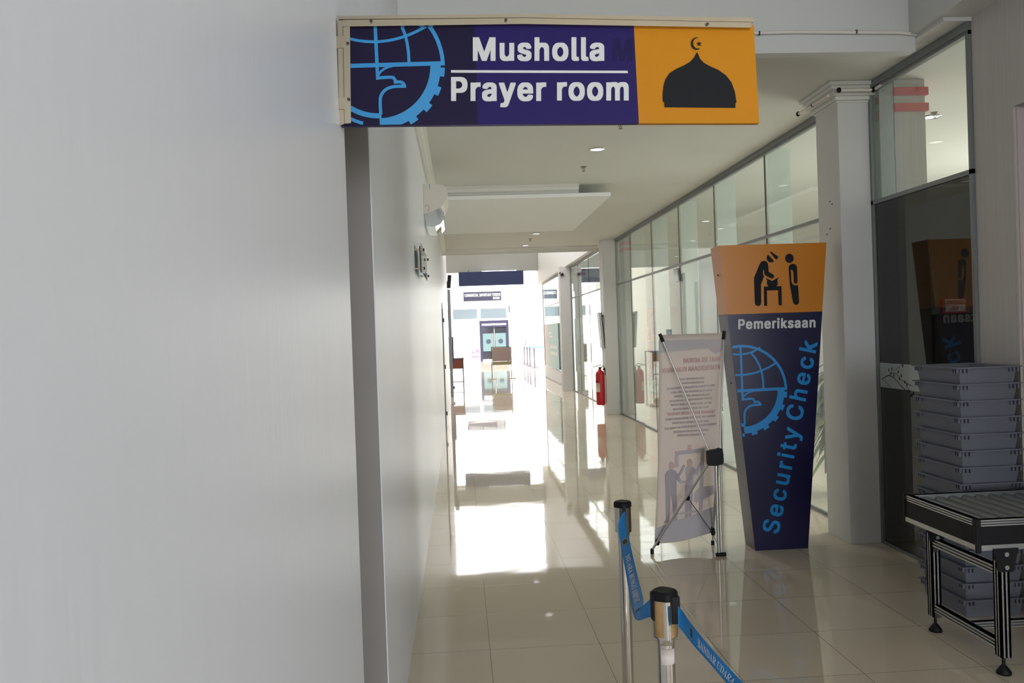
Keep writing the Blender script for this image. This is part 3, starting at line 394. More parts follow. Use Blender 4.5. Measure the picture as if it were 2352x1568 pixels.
def smooth(pts, k=8):
    P = [Vector((a, b, 0)) for a, b in pts]; out = []
    for i in range(len(P) - 1):
        p0, p1, p2, p3 = P[max(i - 1, 0)], P[i], P[i + 1], P[min(i + 2, len(P) - 1)]
        for j in range(k):
            t = j / k; q = 0.5 * ((2 * p1) + (p2 - p0) * t + (2 * p0 - 5 * p1 + 4 * p2 - p3) * t * t + (3 * p1 - p0 - 3 * p2 + p3) * t ** 3); out.append((q.x, q.y))
    out.append((P[-1].x, P[-1].y)); return out
def rect(x0, y0, x1, y1): return [[(x0, y0), (x1, y0), (x1, y1), (x0, y1)]]
def emblem():
    mer = smooth([(0.22, 0.83), (0.34, 0.66), (0.43, 0.45), (0.468, 0.22), (0.472, 0.0)])
    teeth = sum([band(0.93, 1.0, -11.6 - 17.1 * k, -3.8 - 17.1 * k, 4) for k in range(6)], [])
    return [band(0.942, 1.0, 0, 180, 64), rect(-1.0, -0.03, 1.0, 0.032), rect(-0.024, -0.215, 0.026, 0.97),
            ribbon([(x, 0.345 + 0.22 * (x / 0.77) ** 2) for x in [i / 20 * 0.78 for i in range(-20, 21)]], 0.042),
            ribbon([(x, 0.79 + 0.12 * (x / 0.42) ** 2) for x in [i / 12 * 0.44 for i in range(-12, 13)]], 0.042),
            ribbon(mer, 0.045), ribbon([(-a, b) for a, b in mer], 0.045), band(0.785, 0.94, -89, -2, 48), teeth, rect(0.0, -0.90, 0.03, -0.72),
            band(0.71, 0.785, -180, -90, 32), band(0.86, 0.91, -150, -106, 12),
            ribbon(smooth([(0.0, -0.19), (0.20, -0.185), (0.245, -0.21), (0.262, -0.25)], 6), 0.046),
            ribbon(smooth([(0.235, -0.262), (0.33, -0.258), (0.38, -0.29), (0.39, -0.345)], 6), 0.046),
            ribbon(smooth([(0.413, -0.325), (0.24, -0.325), (0.12, -0.36), (0.045, -0.44), (0.022, -0.54), (0.022, -0.73)], 6), 0.046),
            ribbon(smooth([(0.012, -0.15), (0.06, -0.09), (0.15, -0.04), (0.26, -0.012)], 6), 0.034)]
def clip(poly, planes):
    for a, b, c in planes:                                            # keeps a*x + b*y <= c
        out = []
        for i in range(len(poly)):
            p, q = poly[i], poly[(i + 1) % len(poly)]; dp, dq = a * p[0] + b * p[1] - c, a * q[0] + b * q[1] - c
            if dp <= 0: out.append(p)
            if dp * dq < 0: t = dp / (dp - dq); out.append((p[0] + (q[0] - p[0]) * t, p[1] + (q[1] - p[1]) * t))
        poly = out
        if len(poly) < 3: return None
    return poly
def put_emblem(name, cx, cz, R, Y, planes, m, parent, tilt=0.0):
    mb = MB(); c, s = math.cos(tilt), math.sin(tilt)
    for i, stroke in enumerate(emblem()):
        for q in stroke:
            q = clip([(cx + R * (a * c - b * s), cz + R * (a * s + b * c)) for a, b in q], planes)
            if q: mb.poly([(a, Y - 0.0001 * i, b) for a, b in q])
    return mb.build(name, m, parent)

# ================================================================== THE SETTING
WL, WR, CZ = -0.32, 3.20, 3.53
b = MB().box(-7, 11, -14.2, 55, -0.12, 0.0); struct(b, 'floor', M['floor'], 'polished beige square floor tiles running the length of the corridor', 'floor')
b = MB().box(WL - 0.8, WL, -14.2, 2.59, 0, 4.5).box(WL - 0.8, WL, 2.59, 3.35, 2.52, 4.5).box(WL - 0.3, WL, 3.35, 24.0, 0, 7.5)
struct(b, 'wall_left', M['wall'], 'glossy white wall along the left of the corridor', 'wall')
b = MB().box(WL - 0.75, WL - 0.004, 3.34, 3.349, 0, 2.515); struct(b, 'trim_1', M['jamb'], 'grey-brown doorway jamb below the prayer room sign', 'door jamb')  # thin facing, greyer than the wall around it
b = MB().box(WL - 1.0, WL - 0.78, 2.5, 3.6, 0, 2.6); struct(b, 'wall_recess', M['wall2'], 'wall inside the narrow doorway on the left', 'wall')
# low ceiling, beams
b = MB().box(WL, WR + 0.1, 5.6, 18.7, CZ, CZ + 0.12); struct(b, 'ceiling', M['ceil'], 'low off-white ceiling over the corridor with recessed lights', 'ceiling')
b = MB().box(WL, 3.02, 5.5, 5.6, 3.456, 4.5).box(2.98, 3.6, 2.0, 5.5, 3.555, 4.5).box(3.02, 3.35, 5.17, 5.62, 3.531, 3.66); struct(b, 'ceiling_beam', M['beam'], 'white downstand beam across the corridor above the sign', 'beam')
b = MB().box(WL - 0.8, 7.2, -14.2, 5.5, 4.5, 4.62); struct(b, 'ceiling_hall', M['ceil'], 'higher ceiling of the check-in hall', 'ceiling')
b = MB().box(WL, 3.05, 18.65, 18.7, 3.531, 7.5).box(3.05, 3.3, 17.75, 34.0, 3.55, 7.5); struct(b, 'ceiling_bulkhead', M['wall2'], 'white bulkhead above the far glass wall', 'beam')
b = MB().box(-2.2, 3.05, 33.0, 33.25, 4.06, 4.85); struct(b, 'wall_header', M['header'], 'grey header wall hanging over the far opening', 'wall')  # grey tone stands in for shade on this face
# hall shell behind and to the right of the camera
b = MB().box(WL - 0.8, 7.2, -14.4, -14.2, 0, 4.5); struct(b, 'wall_back', M['wall2'], 'white wall at the back of the hall', 'wall')
b = MB().box(7.0, 7.2, -14.2, 5.2, 0, 4.5).box(3.6, 7.0, 2.0, 2.2, 0, 4.5); struct(b, 'wall_right', M['wall2'], 'white wall on the right of the hall', 'wall')
b = MB().box(WR, 3.60, 4.80, 5.18, 0, 3.555).box(WR, 3.60, 2.0, 4.80, 2.91, 3.555).box(WR, 3.6, 2.0, 3.3, 0, 2.91)
struct(b, 'wall_cladding', M['clad'], 'grey vertically streaked wall panel at the right edge behind the trays', 'wall panel')
b = MB().box(3.215, 3.59, 4.788, 4.80, 0, 2.90).box(3.60, 3.62, 3.3, 4.8, 0.95, 2.91); struct(b, 'trim_2', M['pink'], 'pale pink lining of the conveyor opening in the streaked wall', 'opening lining')
b = MB().box(3.6, 8.0, 5.18, 5.28, 0, CZ).box(7.7, 7.9, 5.28, 30, 0, CZ); struct(b, 'wall_room', M['wall2'], 'pale far side wall of the glazed waiting room', 'wall')
b = MB().box(WR + 0.1, 7.9, 5.18, 30, CZ, CZ + 0.1); struct(b, 'ceiling_room', M['ceil'], 'ceiling of the waiting room behind the glass', 'ceiling')
b = MB().box(WR + 0.1, 3.7, 30, 30.2, 0, CZ).box(5.05, 7.9, 30, 30.2, 0, CZ).box(3.7, 5.05, 30, 30.2, 3.35, CZ); struct(b, 'wall_room_end', M['facade'], 'white end wall of the waiting room', 'wall')
# far courtyard
b = MB().box(-7, 11, 54, 54.3, 0, 14.5); struct(b, 'wall_far', M['facade'], 'sunlit white facade at the far end', 'wall')
b = MB().box(-2.5, -2.2, 24.0, 54, 0, 7.5).box(-2.5, WL - 0.3, 23.9, 24.0, 0, 7.5); struct(b, 'wall_glare_block', M['court'], 'unseen grey courtyard side wall moved in to cut glare on the glass', 'wall')  # unseen wall, set close and darkened to cut glare in the glass
b = MB().box(10.5, 10.8, 30.2, 54, 0, 7).box(7.9, 10.5, 30, 30.2, 0, 6); struct(b, 'wall_court_right', M['facade'], 'white right wall of the far courtyard', 'wall')
b = MB().box(-2.5, 8.0, 18.6, 33.0, 7.5, 7.7); struct(b, 'ceiling_far', M['ceil'], 'high roof over the far corridor', 'roof')
b = MB()
for k in range(14): b.box(-7, 11, 53.95, 54.0, 7.2 + k * 0.5, 7.26 + k * 0.5)
struct(b, 'trim_3', M['purlin'], 'horizontal battens on the upper facade', 'battens')

# cornices
def cornice_prof(x, z, sx, sz): return [(x, z), (x + sx * 0.085, z), (x + sx * 0.085, z - sz * 0.018), (x + sx * 0.06, z - sz * 0.03), (x + sx * 0.045, z - sz * 0.062), (x + sx * 0.02, z - sz * 0.075), (x + sx * 0.02, z - sz * 0.10), (x, z - sz * 0.10)]
b = MB().prism([(p[0], p[1]) for p in cornice_prof(WL, CZ, 1, 1)], 'y', 5.6, 18.6); struct(b, 'trim_4', M['cornice'], 'moulded cornice where the left wall meets the ceiling', 'cornice')
b = MB().prism(cornice_prof(18.62, CZ, -1, 1.2), 'x', WL, 3.02); struct(b, 'trim_5', M['cornice'], 'moulded cornice across the far end of the ceiling', 'cornice')
b = MB().box(WL, 1.925, 10.7, 14.34, 3.37, 3.415).box(WL, 1.50, 10.76, 14.30, 3.415, CZ - 0.001); struct(b, 'ceiling_drop', M['drop'], 'dropped rectangular ceiling panel beside the air conditioner', 'ceiling panel')  # whiter tone stands in for light bounced up from the floor
b = MB().prism(cornice_prof(10.76, CZ - 0.001, -1, 1.05), 'x', WL + 0.01, 1.53); struct(b, 'trim_6', M['cornice'], 'moulding on the near face of the dropped ceiling panel', 'cornice')

# columns
def column(name, x0, x1, y0, y1, label, top=CZ):
    t = thing(name, ((x0 + x1) / 2, (y0 + y1) / 2, 0), label, 'column', None, 'structure')
    MB().box(x0, x1, y0, y1, 0, top).build('shaft', M['column'], t, 0.004)
    return t
c1 = column('column', 2.94, 3.24, 6.50, 6.91, 'white square column nearest the camera, right of the security totem')
b = MB()
for k, (e, z0, z1) in enumerate(((0.012, 3.385, 3.40), (0.03, 3.40, 3.43), (0.05, 3.43, 3.475), (0.075, 3.475, 3.50), (0.095, 3.50, 3.529))): b.box(2.94 - e, 3.22, 6.50 - e, 6.91 + e, z0, z1)
b.build('capital', M['cornice'], c1, 0.004)
b = MB()
for px, py in ((1905, 455), (1902, 463), (1906, 519), (1911, 530)): p = at(px, py, 6.5); p = Vector((2.94, 6.5 + 0.12 + (px - 1900) * 0.012, p.z)); b.lathe([(0.006, -0.004), (0.006, 0.0)], p, 10, axis='x')
b.build('wall_plug', M['screw'], c1)
c2 = column('column', 2.905, 3.205, 17.34, 17.75, 'white square column carrying the red fire extinguisher', CZ)
c3 = column('column', 2.885, 3.185, 24.63, 25.04, 'white square column farthest down the corridor', 3.55)
def rear_column(x0, x1, y0, y1, label):
    t = thing('column', ((x0 + x1) / 2, (y0 + y1) / 2, 0), label, 'column', None, 'structure')
    MB().box(x0, x1, y0, y1, 0, CZ - 0.002).build('shaft', M['clad'], t)
    MB().box(x0 - 0.004, x1 + 0.02, y0 - 0.02, y1, 3.405, 3.465).build('red_band', M['redband'], t); MB().box(x0 - 0.004, x1 + 0.02, y0 - 0.02, y1, 3.285, 3.345).build('red_band', M['redband'], t)
rear_column(3.335, 3.575, 6.40, 6.91, 'pale column with two red bands behind the nearest glass')
rear_column(3.335, 3.575, 17.30, 17.75, 'pale column with two red bands behind the glass past the middle of the corridor')
rear_column(3.335, 3.575, 24.5, 25.0, 'pale column with two red bands behind the farthest glass')

# glass walls
def glass_wall(name, y0, y1, joints, label, low='glass', fins=True, mid=2.61, top=CZ):
    t = thing(name, (WR, y0, 0), label, 'glass wall', None, 'structure')
    b = MB().box(WR - 0.035, WR + 0.035, y0, y1, top - 0.055, top - 0.002).box(WR - 0.022, WR + 0.022, y0, y1, top - 0.075, top - 0.055)
    b.box(WR - 0.02, WR + 0.02, y0, y1, mid - 0.012, mid + 0.018).box(WR - 0.015, WR + 0.015, y0, y1, 0.001, 0.022)
    b.box(WR - 0.02, WR + 0.02, y0, y0 + 0.03, 0.001, top - 0.05).box(WR - 0.02, WR + 0.02, y1 - 0.03, y1, 0.001, top - 0.05); b.build('window_frame', M['alu_dull'], t)
    ys = [y0 + 0.031] + joints + [y1 - 0.031]
    for i in range(len(ys) - 1):
        MB().box(WR - 0.005, WR + 0.005, ys[i] + 0.006, ys[i + 1] - 0.006, 0.023, mid - 0.013).build('pane', M[low], t)
        MB().box(WR - 0.005, WR + 0.005, ys[i] + 0.006, ys[i + 1] - 0.006, mid + 0.019, top - 0.076).build('pane', M['glass'], t)
    for y in joints:
        MB().box(WR - 0.007, WR + 0.007, y - 0.006, y + 0.006, 0.023, top - 0.076).build('mullion', M['gasket'], t)
        if fins: MB().box(WR + 0.03, WR + 0.27, y - 0.006, y + 0.006, 0.023, top - 0.01).build('glass_fin', M['fin'], t)
    return t
glass_wall('window_1', 6.912, 17.338, [8.82, 10.62, 12.38, 14.17, 15.97], 'long glass wall with clear panes right of the corridor')
w2 = glass_wall('window_2', 5.182, 6.498, [], 'nearest glass bay with dark film on its lower pane', 'glass_dark', False)
MB().box(WR + 0.025, WR + 0.13, 6.405, 6.417, 2.63, CZ - 0.01).build('glass_fin', M['fin'], w2)
MB().box(WR - 0.0075, WR - 0.0055, 5.22, 6.46, 1.205, 1.39).build('frosted_band', M['frost'], w2)
b = MB()
def twig(pts, w):
    P = [(6.44 - 0.0042 * a, 1.392 - 0.00087 * c) for a, c in pts]
    for q in ribbon(smooth(P, 5), w): b.poly([(WR - 0.0088, u, v) for u, v in q])
twig([(2, 145), (25, 110), (45, 122), (70, 185), (95, 240)], 0.006); twig([(2, 145), (22, 180), (34, 215)], 0.004); twig([(20, 120), (48, 80), (75, 140), (110, 180)], 0.004); twig([(48, 62), (64, 32), (76, 10)], 0.003)
for a, c in ((28, 62), (40, 50), (46, 100), (62, 70), (72, 100), (66, 125), (84, 150), (90, 175), (96, 215), (102, 255), (108, 240), (78, 14), (36, 85)):
    for k in range(4):
        an = k * 1.6 + a; twig([(a, c), (a + 2.0 * math.cos(an), c + 16 * math.sin(an))], 0.009)
b.build('branch_pattern', M['branch'], w2)
glass_wall('window_3', 17.752, 24.628, [19.5, 21.2, 23.1], 'glass wall between the extinguisher column and the farthest column', 'glass', False, 2.63, 3.55)
w4 = glass_wall('window_4', 25.05, 33.0, [28.0], 'glass wall past the farthest column', 'glass', False, 2.63, 3.55)
MB().box(WR - 0.03, WR - 0.008, 26.0, 32.9, 0.024, 0.43).build('low_panel', M['facade'], w4)

# ================================================================== THE PRAYER ROOM SIGN
SY = 2.50
s = thing('prayer_room_sign', (WL, SY, 2.30), 'purple and orange Musholla prayer room sign bracketed off the left wall', 'sign')
b = MB(); TL, TR, BR, BL = at(790, 50, SY), at(1731, 57, SY), at(1744, 283, SY), at(783, 289, SY)
P1, P2 = at(1456, 62, SY), at(1467.5, 283.3, SY); Q1, Q2 = at(1090, 62, SY), at(1098, 286.5, SY); BK = Vector((0, 0.02, 0))
def face(*p): return [Vector(q) for q in p]
pan = MB().slab(face(TL, P1, P2, BL), BK).build('panel', M['purple'], s)
sym = MB().slab(face(P1, TR, BR, P2), BK).build('symbol_panel', M['orange'], s)
F1, F2 = Vector((0, -0.0006, 0)), Vector((0, -0.0012, 0))
MB().poly(face(TL + F1, Q1 + F1, Q2 + F1, BL + F1)).build('faded_patch', M['purple_old'], pan)
def sign_at(u, v, w): p = at(u, v, SY); p.y -= 0.0008 + w; return p
# emblem, cut off by the frame as on the real sign
ec = at(866, 150, SY); er = at(1021, 150, SY).x - ec.x
put_emblem('emblem', ec.x, ec.z, er * 1.005, SY - 0.0014, [(-1, 0, -at(800, 150, SY).x), (0, 1, at(866, 55, SY).z), (0, -1, -at(866, 287.3, SY).z)], M['sky'], pan, 0.012)
def sl(px0, px1, base, top, slope=0.0):
    return lambda u, v, w: sign_at(u, v + slope * (u - px0), w)
lettering('lettering', 'Musholla', sl(0, 0, 0, 0), 1086, 1387.5, 140.5, 86.5, M['letter'], pan, font=HEAVY, depth=0.003)
lettering('lettering', 'Prayer', sl(0, 0, 0, 0), 1036, 1254.5, 232.5, 177.5, M['letter'], pan, font=HEAVY, depth=0.003)
lettering('lettering', 'room', sl(0, 0, 0, 0), 1279, 1443.5, 231.5, 177, M['letter'], pan, font=HEAVY, depth=0.003)
g = lettering('ghost_lettering', 'M', lambda u, v, w: sign_at(u, v, w * 0.5), 1408, 1453, 140, 88, M['purple_ghost'], pan, font=HEAVY); g['label'] = 'dark ghost letter left on the panel'
MB().slab([sign_at(*p, 0) for p in ((1036, 161.5), (1441, 163), (1442, 168.5), (1036, 167.5))], (0, -0.002, 0)).build('rule_line', M['letter'], pan)
# mosque dome, crescent and star
dome = [(886, 966), (884, 920), (870, 914), (870, 850), (876, 780), (892, 720), (930, 660), (990, 622), (1060, 590), (1120, 555), (1155, 515), (1172, 480), (1180, 470), (1190, 490), (1206, 530), (1240, 566), (1300, 600), (1370, 630), (1440, 680), (1490, 745), (1520, 830), (1534, 922), (1524, 930), (1524, 972)]
def zp(x, y): return (1300 + x / 3.92, y / 3.92)
MB().slab([sign_at(*zp(*p), 0) for p in dome], (0, -0.001, 0)).build('dome_symbol', M['ink'], sym)
b = MB(); c0 = (1174, 394); cr = []
for k in range(25): a = math.radians(72 + 226 * k / 24); cr.append((c0[0] + 56 * math.cos(a) * 0.9, c0[1] - 57 * math.sin(a)))
for k in range(25): a = math.radians(300 - 230 * k / 24); cr.append((c0[0] + 12 + 45 * math.cos(a) * 0.95, c0[1] - 4 - 48 * math.sin(a)))
for k in range(24): b.poly([sign_at(*zp(*q), 0.001) for q in (cr[k], cr[k + 1], cr[48 - k], cr[49 - k])])
st = []
for k in range(10): a = math.radians(90 + 36 * k + 8); r = 27 if k % 2 == 0 else 10.5; st.append((1197 + r * math.cos(a), 396 - r * math.sin(a)))
for k in range(0, 10, 2): b.poly([sign_at(*zp(*q), 0.001) for q in (st[k - 1], st[k], st[k + 1])])
b.poly([sign_at(*zp(*q), 0.001) for q in st[1::2]]); b.build('crescent_and_star', M['ink'], sym)
# steel channel frame
def rail(pts, y0, y1, name, m=None):
    return MB().loft([Vector((p.x, y0, p.z)) for p in pts], [Vector((p.x, y1, p.z)) for p in pts]).build(name, m or M['steel'], s, 0.002)
rail(face(at(777, 40, SY), at(1200, 35.5, SY), at(1728, 44, SY), at(1728, 54, SY), at(1200, 43.6, SY), at(788, 47.5, SY), at(777, 48, SY)), SY - 0.012, SY + 0.03, 'top_rail')
rail(face(at(789, 51, SY), at(1200, 46.5, SY), at(1722, 56.5, SY), at(1722, 68.5, SY), at(1200, 60, SY), at(789, 66, SY)), SY - 0.018, SY + 0.032, 'cover_strip')
rail(face(at(776, 50, SY), at(788, 50, SY), at(792, 287, SY), at(781, 289, SY)), SY - 0.012, SY + 0.03, 'side_rail')
rail(face(at(790, 67, SY), at(805.5, 66, SY), at(808, 286, SY), at(793.5, 287, SY)), SY - 0.018, SY + 0.032, 'cover_strip')
rail(face(at(788, 46, SY), at(1200, 42, SY), at(1721, 53, SY), at(1721, 60, SY), at(1200, 50, SY), at(788, 56, SY)), SY - 0.006, SY + 0.024, 'gap_shade_strip', M['gasket'])  # dark strip stands in for the shade between the rails
for px, py in ((1161, 52), (1620, 61), (801, 105), (803, 232), (854, 54)):
    p = at(px, py, SY); MB().lathe([(0.0045, -0.022), (0.0045, -0.019), (0.003, -0.0175)], (p.x, SY, p.z), 12, axis='y').build('screw', M['screw'], s)
for z in (at(780, 100, SY).z, at(780, 240, SY).z): MB().box(WL - 0.001, WL + 0.03, SY - 0.014, SY + 0.034, z - 0.018, z + 0.018).build('wall_lug', M['steel'], s, 0.002)

# ================================================================== SECURITY CHECK TOTEM
TY, TB = 6.45, 6.68
t = thing('security_totem', (2.38, TY, 0), 'tall tapered navy and orange security check totem standing before the column', 'totem sign')
x0b, x1b, x0t, x1t, zs, zt = 2.175, 2.585, 1.972, 2.800, 1.796, 2.318
def tx(z): k = z / zt; return x0b + (x0t - x0b) * k, x1b + (x1t - x1b) * k
a0, a1 = tx(zs)
bod = MB().prism([(x0b, 0), (x1b, 0), (a1, zs), (a0, zs)], 'y', TY, TB).build('body', M['navy'], t, 0.003)
hea = MB().prism([(a0, zs), (a1, zs), (x1t, zt), (x0t, zt)], 'y', TY, TB).build('head_panel', M['totem_orange'], t, 0.003)
for px, py in ((1654, 632), (1674, 880)): p = at(px, py, 6.56); xx = tx(p.z)[0]; MB().lathe([(0.006, -0.006), (0.006, 0.001)], (xx, 6.565, p.z), 10, axis='x').build('screw', M['screw'], t)
def tot(px, py, w=0.0): p = at(px, py, TY); p.y = TY - 0.0035 - w; return p
lettering('lettering', 'Pemeriksaan', lambda u, v, w: tot(u, v - (u - 1695) * 0.0245, w), 1695, 1872.5, 756, 733, M['letter'], bod, track=6, font=HEAVY, depth=0.002)
ec = at(1704.5, 897, TY); R_ = 0.347
def halfplane(): # left edge of the front face
    return [(-(zt), (x0t - x0b) * -1 * -1, -(zt) * x0b)]
dx = x0t - x0b
put_emblem('emblem', ec.x, ec.z, R_, TY - 0.0035, [(-zt, dx, -zt * (x0b + 0.004))], M['totem_blue'], bod, 0.012)
A, B = Vector((1787.5, 1226, 0)), Vector((1878, 786, 0)); D = (B - A); LEN = D.length; D.normalize(); NN = Vector((D.y, -D.x, 0))
def run(u, v, w):
    p = A + D * u + NN * v; return tot(p.x, p.y, w)
lettering('lettering', 'Security', run, 0, LEN * 0.547, 0, 39, M['totem_blue'], bod, track=75, depth=0.002)
lettering('lettering', 'Check', run, LEN * 0.588, LEN, 0, 39, M['totem_blue'], bod, track=75, depth=0.002)
def tp(x, y): return tot(1620 + x / 3.92, 540 + y / 3.92)
b = MB()
def blob(pts): b.slab([tp(*p) for p in pts], (0, -0.001, 0))
def disc(cx, cy, rx, ry, a0=0, a1=360, n=28): return [(cx + rx * math.cos(math.radians(a0 + (a1 - a0) * k / n)), cy - ry * math.sin(math.radians(a0 + (a1 - a0) * k / n))) for k in range(n + (0 if a1 - a0 == 360 else 1))]
blob(disc(756, 208, 38, 41))                                                           # passenger head
blob(disc(590, 205, 38, 40, 132, 316, 20))                                              # officer head below the cap
blob([(580, 150), (590, 147), (650, 190), (660, 203), (645, 207), (645, 220), (632, 214), (622, 206)])   # cap
blob([(438, 385), (490, 258), (505, 236), (526, 230), (548, 236), (562, 255), (567, 290), (568, 330), (610, 352), (618, 368), (612, 385), (596, 391), (540, 362), (531, 350), (529, 315), (519, 315), (519, 352), (527, 372), (505, 430), (500, 440), (502, 610), (494, 630), (474, 637), (454, 630), (446, 612), (440, 450)])
blob([(526, 462), (684, 458), (688, 630), (660, 632), (655, 495), (553, 498), (556, 634), (530, 636)])   # table
blob([(543, 392), (550, 388), (600, 412), (652, 383), (656, 390), (646, 402), (652, 440), (640, 459), (570, 463), (553, 440), (556, 402)])
blob([(750, 300), (754, 275), (768, 262), (790, 258), (812, 264), (824, 285), (829, 420), (820, 437), (806, 434), (796, 425), (793, 330), (780, 310), (768, 310), (774, 420), (784, 440), (802, 452), (833, 450), (843, 600), (836, 620), (816, 628), (796, 618), (788, 600), (760, 440)])
b.build('pictogram', M['ink'], hea)

# ================================================================== X-BANNER
FBL, FBR, FR_ = Vector((1.399, 6.519, 0)), Vector((1.918, 6.69, 0)), Vector((1.876, 6.348, 0))
n_ = Vector((0.16, -0.98, 0.05)).normalized()                        # back of the banner looks this way
x = thing('banner_stand', (1.66, 6.60, 0), 'white X-frame banner seen from behind, left of the totem', 'banner stand')
def bp(px, py, d=0.0):
    v = (py - 768) / 480.0; Lx, Rx = 1515 - 11 * v, 1663 - 26 * v; u = (px - Lx) / (Rx - Lx)
    Y = (6.40 + 0.06 * u) * (1 - v) + (6.52 + 0.155 * u) * v; return at(px, py, Y) + n_ * d
rows = []
for j in range(25):
    v = j / 24; row = []
    for i in range(17):
        u = i / 16; Lx = 1515 + (1511 - 1515) * min(v / 0.65, 1) + (1504 - 1511) * max((v - 0.65) / 0.35, 0); Rx = 1663 + (1655 - 1663) * min(v / 0.65, 1) + (1637 - 1655) * max((v - 0.65) / 0.35, 0)
        ty = 769 + (764 - 769) * u; by = 1249 + (1222 - 1249) * u - 6 * math.sin(math.pi * u) * -1
        row.append(bp(Lx + (Rx - Lx) * u, ty + (by - ty) * v, -0.004 + 0.002 * math.sin(9 * u + 4 * v)))
    rows.append(row)
bsh = MB().sheet(rows, 0.0012, -n_).build('banner_sheet', M['vinyl'], x)
def cp(a, c): return (1460 + a / 2.8, 740 + c / 2.8)
b = MB()
def pr(pts, mi): b.slab([bp(*cp(*p), 0.001) for p in pts], -n_ * 0.010, mi)
MV = [M['v_band'], M['v_dark'], M['v_skin'], M['v_wave'], M['v_red']]
pr([(152, 118), (470, 108), (556, 104), (556, 176), (520, 205), (486, 185), (470, 168), (152, 194)], 0)
b.build('header_band', MV, bsh); b = MB()
for q in band(0.8, 1.0, 0, 360, 24): b.poly([bp(*cp(515 + 30 * a, 142 + 34 * c), 0.0018) for a, c in q], 4)
b.build('round_seal', MV, bsh); b = MB()
pr([(255, 830), (443, 806), (443, 828), (430, 1200), (422, 1216), (270, 1238), (270, 1225), (408, 1204), (420, 833), (276, 852), (276, 930), (255, 932)], 0); pr([(338, 790), (358, 786), (360, 818), (336, 820)], 4)
b.build('printed_gate', MV, bsh); b = MB()
pr(disc(231, 922, 16, 26), 2)
pr([(190, 985), (200, 960), (228, 945), (258, 955), (268, 975), (292, 1015), (284, 1030), (262, 1010), (264, 1105), (268, 1260), (272, 1282), (246, 1284), (246, 1262), (232, 1110), (226, 1110), (216, 1270), (214, 1290), (182, 1290), (196, 1270), (194, 1100)], 1)
pr([(262, 990), (276, 975), (308, 915), (316, 918), (312, 940), (286, 985), (275, 1003)], 1)
b.build('printed_officer', MV, bsh); b = MB()
pr(disc(348, 902, 17, 26), 2)
pr([(318, 950), (332, 925), (366, 925), (392, 950), (410, 900), (418, 905), (400, 985), (370, 975), (368, 1050), (322, 1050), (322, 1030), (284, 1035), (284, 1022), (326, 1018)], 0)
pr([(318, 1045), (368, 1045), (360, 1235), (362, 1252), (346, 1255), (344, 1240), (343, 1080), (336, 1245), (336, 1260), (320, 1260), (318, 1246)], 1)
b.build('printed_passenger', MV, bsh); b = MB()
pr([(380, 1100), (405, 1062), (500, 1048), (508, 1100), (396, 1160), (378, 1150)], 0); b.build('printed_scanner', MV, bsh); b = MB()
wv = [(126, 1355)] + [(126 + 376 * k / 10, 1330 - 22 * math.sin(k / 10 * 3.0) - 10 * k + (0 if k < 6 else -10 * (k - 6))) for k in range(11)] + [(494, 1352), (300, 1400), (124, 1416)]
pr(wv, 3); b.build('printed_wave', MV, bsh)
def bl(name, rows_, m):
    out = []
    for (txt, xa, xb, y, h, sk) in rows_:                            # read from the other side: the lettering runs right to left here
        out.append(lettering(name, txt, lambda u, v, w: bp(*cp(u, v + (u - xa) * sk), 0.0015) - n_ * (0.011 if w == 0 else 0.0), xb, xa, y, y - h, m, bsh, depth=0.001))
    return merge(out, name)
for row in (('SAAT DILAKUKAN', 308, 541, 262, 30, -0.06), ('PEMERIKSAAN KEAMANAN', 174, 540, 326, 30, -0.07), ('"JANGAN KAGET ATAU PROTES"', 200, 512, 600, 18, -0.06)):
    o = bl('red_lettering', [row], M['v_red']); o['label'] = 'faded red lettering showing through'
o = bl('grey_lettering', [('BAGI PENGGUNA JASA', 280, 442, 372, 12, -0.05), ('KEBANDARUDARAAN', 302, 440, 397, 12, -0.05), ('JIKA PETUGAS KEAMANAN PENERBANGAN', 204, 510, 434, 13, -0.08), ('(AVSEC) DI BANDARA MEMINTA ANDA', 226, 490, 458, 13, -0.06), ('UNTUK MEMBUKA JAKET, TANGAN,', 248, 474, 482, 13, -0.05),
    ('MENGELUARKAN DOMPET, LOGAM ATAU', 220, 492, 514, 13, -0.08), ('METAL, IKAT PINGGANG DAN LAPTOP', 226, 488, 538, 13, -0.06), ('SAAT DILAKUKAN PEMERIKSAAN', 242, 472, 566, 13, -0.07), ('KARENA HAL TERSEBUT MERUPAKAN BAGIAN', 192, 514, 632, 13, -0.08), ('DARI PELAKSANAAN PERATURAN', 238, 472, 654, 13, -0.06), ('MENTERI PERHUBUNGAN NOMOR 80 TAHUN 2017', 184, 520, 692, 13, -0.1), ('TENTANG PROGRAM KEAMANAN', 244, 468, 712, 13, -0.07), ('PENERBANGAN NASIONAL', 268, 448, 734, 13, -0.05),
    ('KEMENTERIAN PERHUBUNGAN', 278, 462, 140, 11, -0.03), ('DIREKTORAT JENDERAL PERHUBUNGAN UDARA', 168, 462, 158, 11, -0.03), ('KANTOR UPBU MUARA BUNGO', 280, 462, 174, 11, -0.03)], M['v_grey'])
HUB = at(1640, 1048, 6.34)
C_TL, C_TR, C_BL, C_BR = bp(1517, 772, 0.006), bp(1662, 766, 0.006), bp(1509, 1245, 0.01), bp(1637, 1222, 0.01)
def pole(p, q, r, name='pole', m='alu'): return MB().tube([p, q], r, 10).build(name, M[m], x)
pole(HUB + Vector((-0.04, 0, 0.05)), C_TL, 0.0055); pole(HUB + Vector((0.045, 0, 0.05)), C_TR, 0.0055)
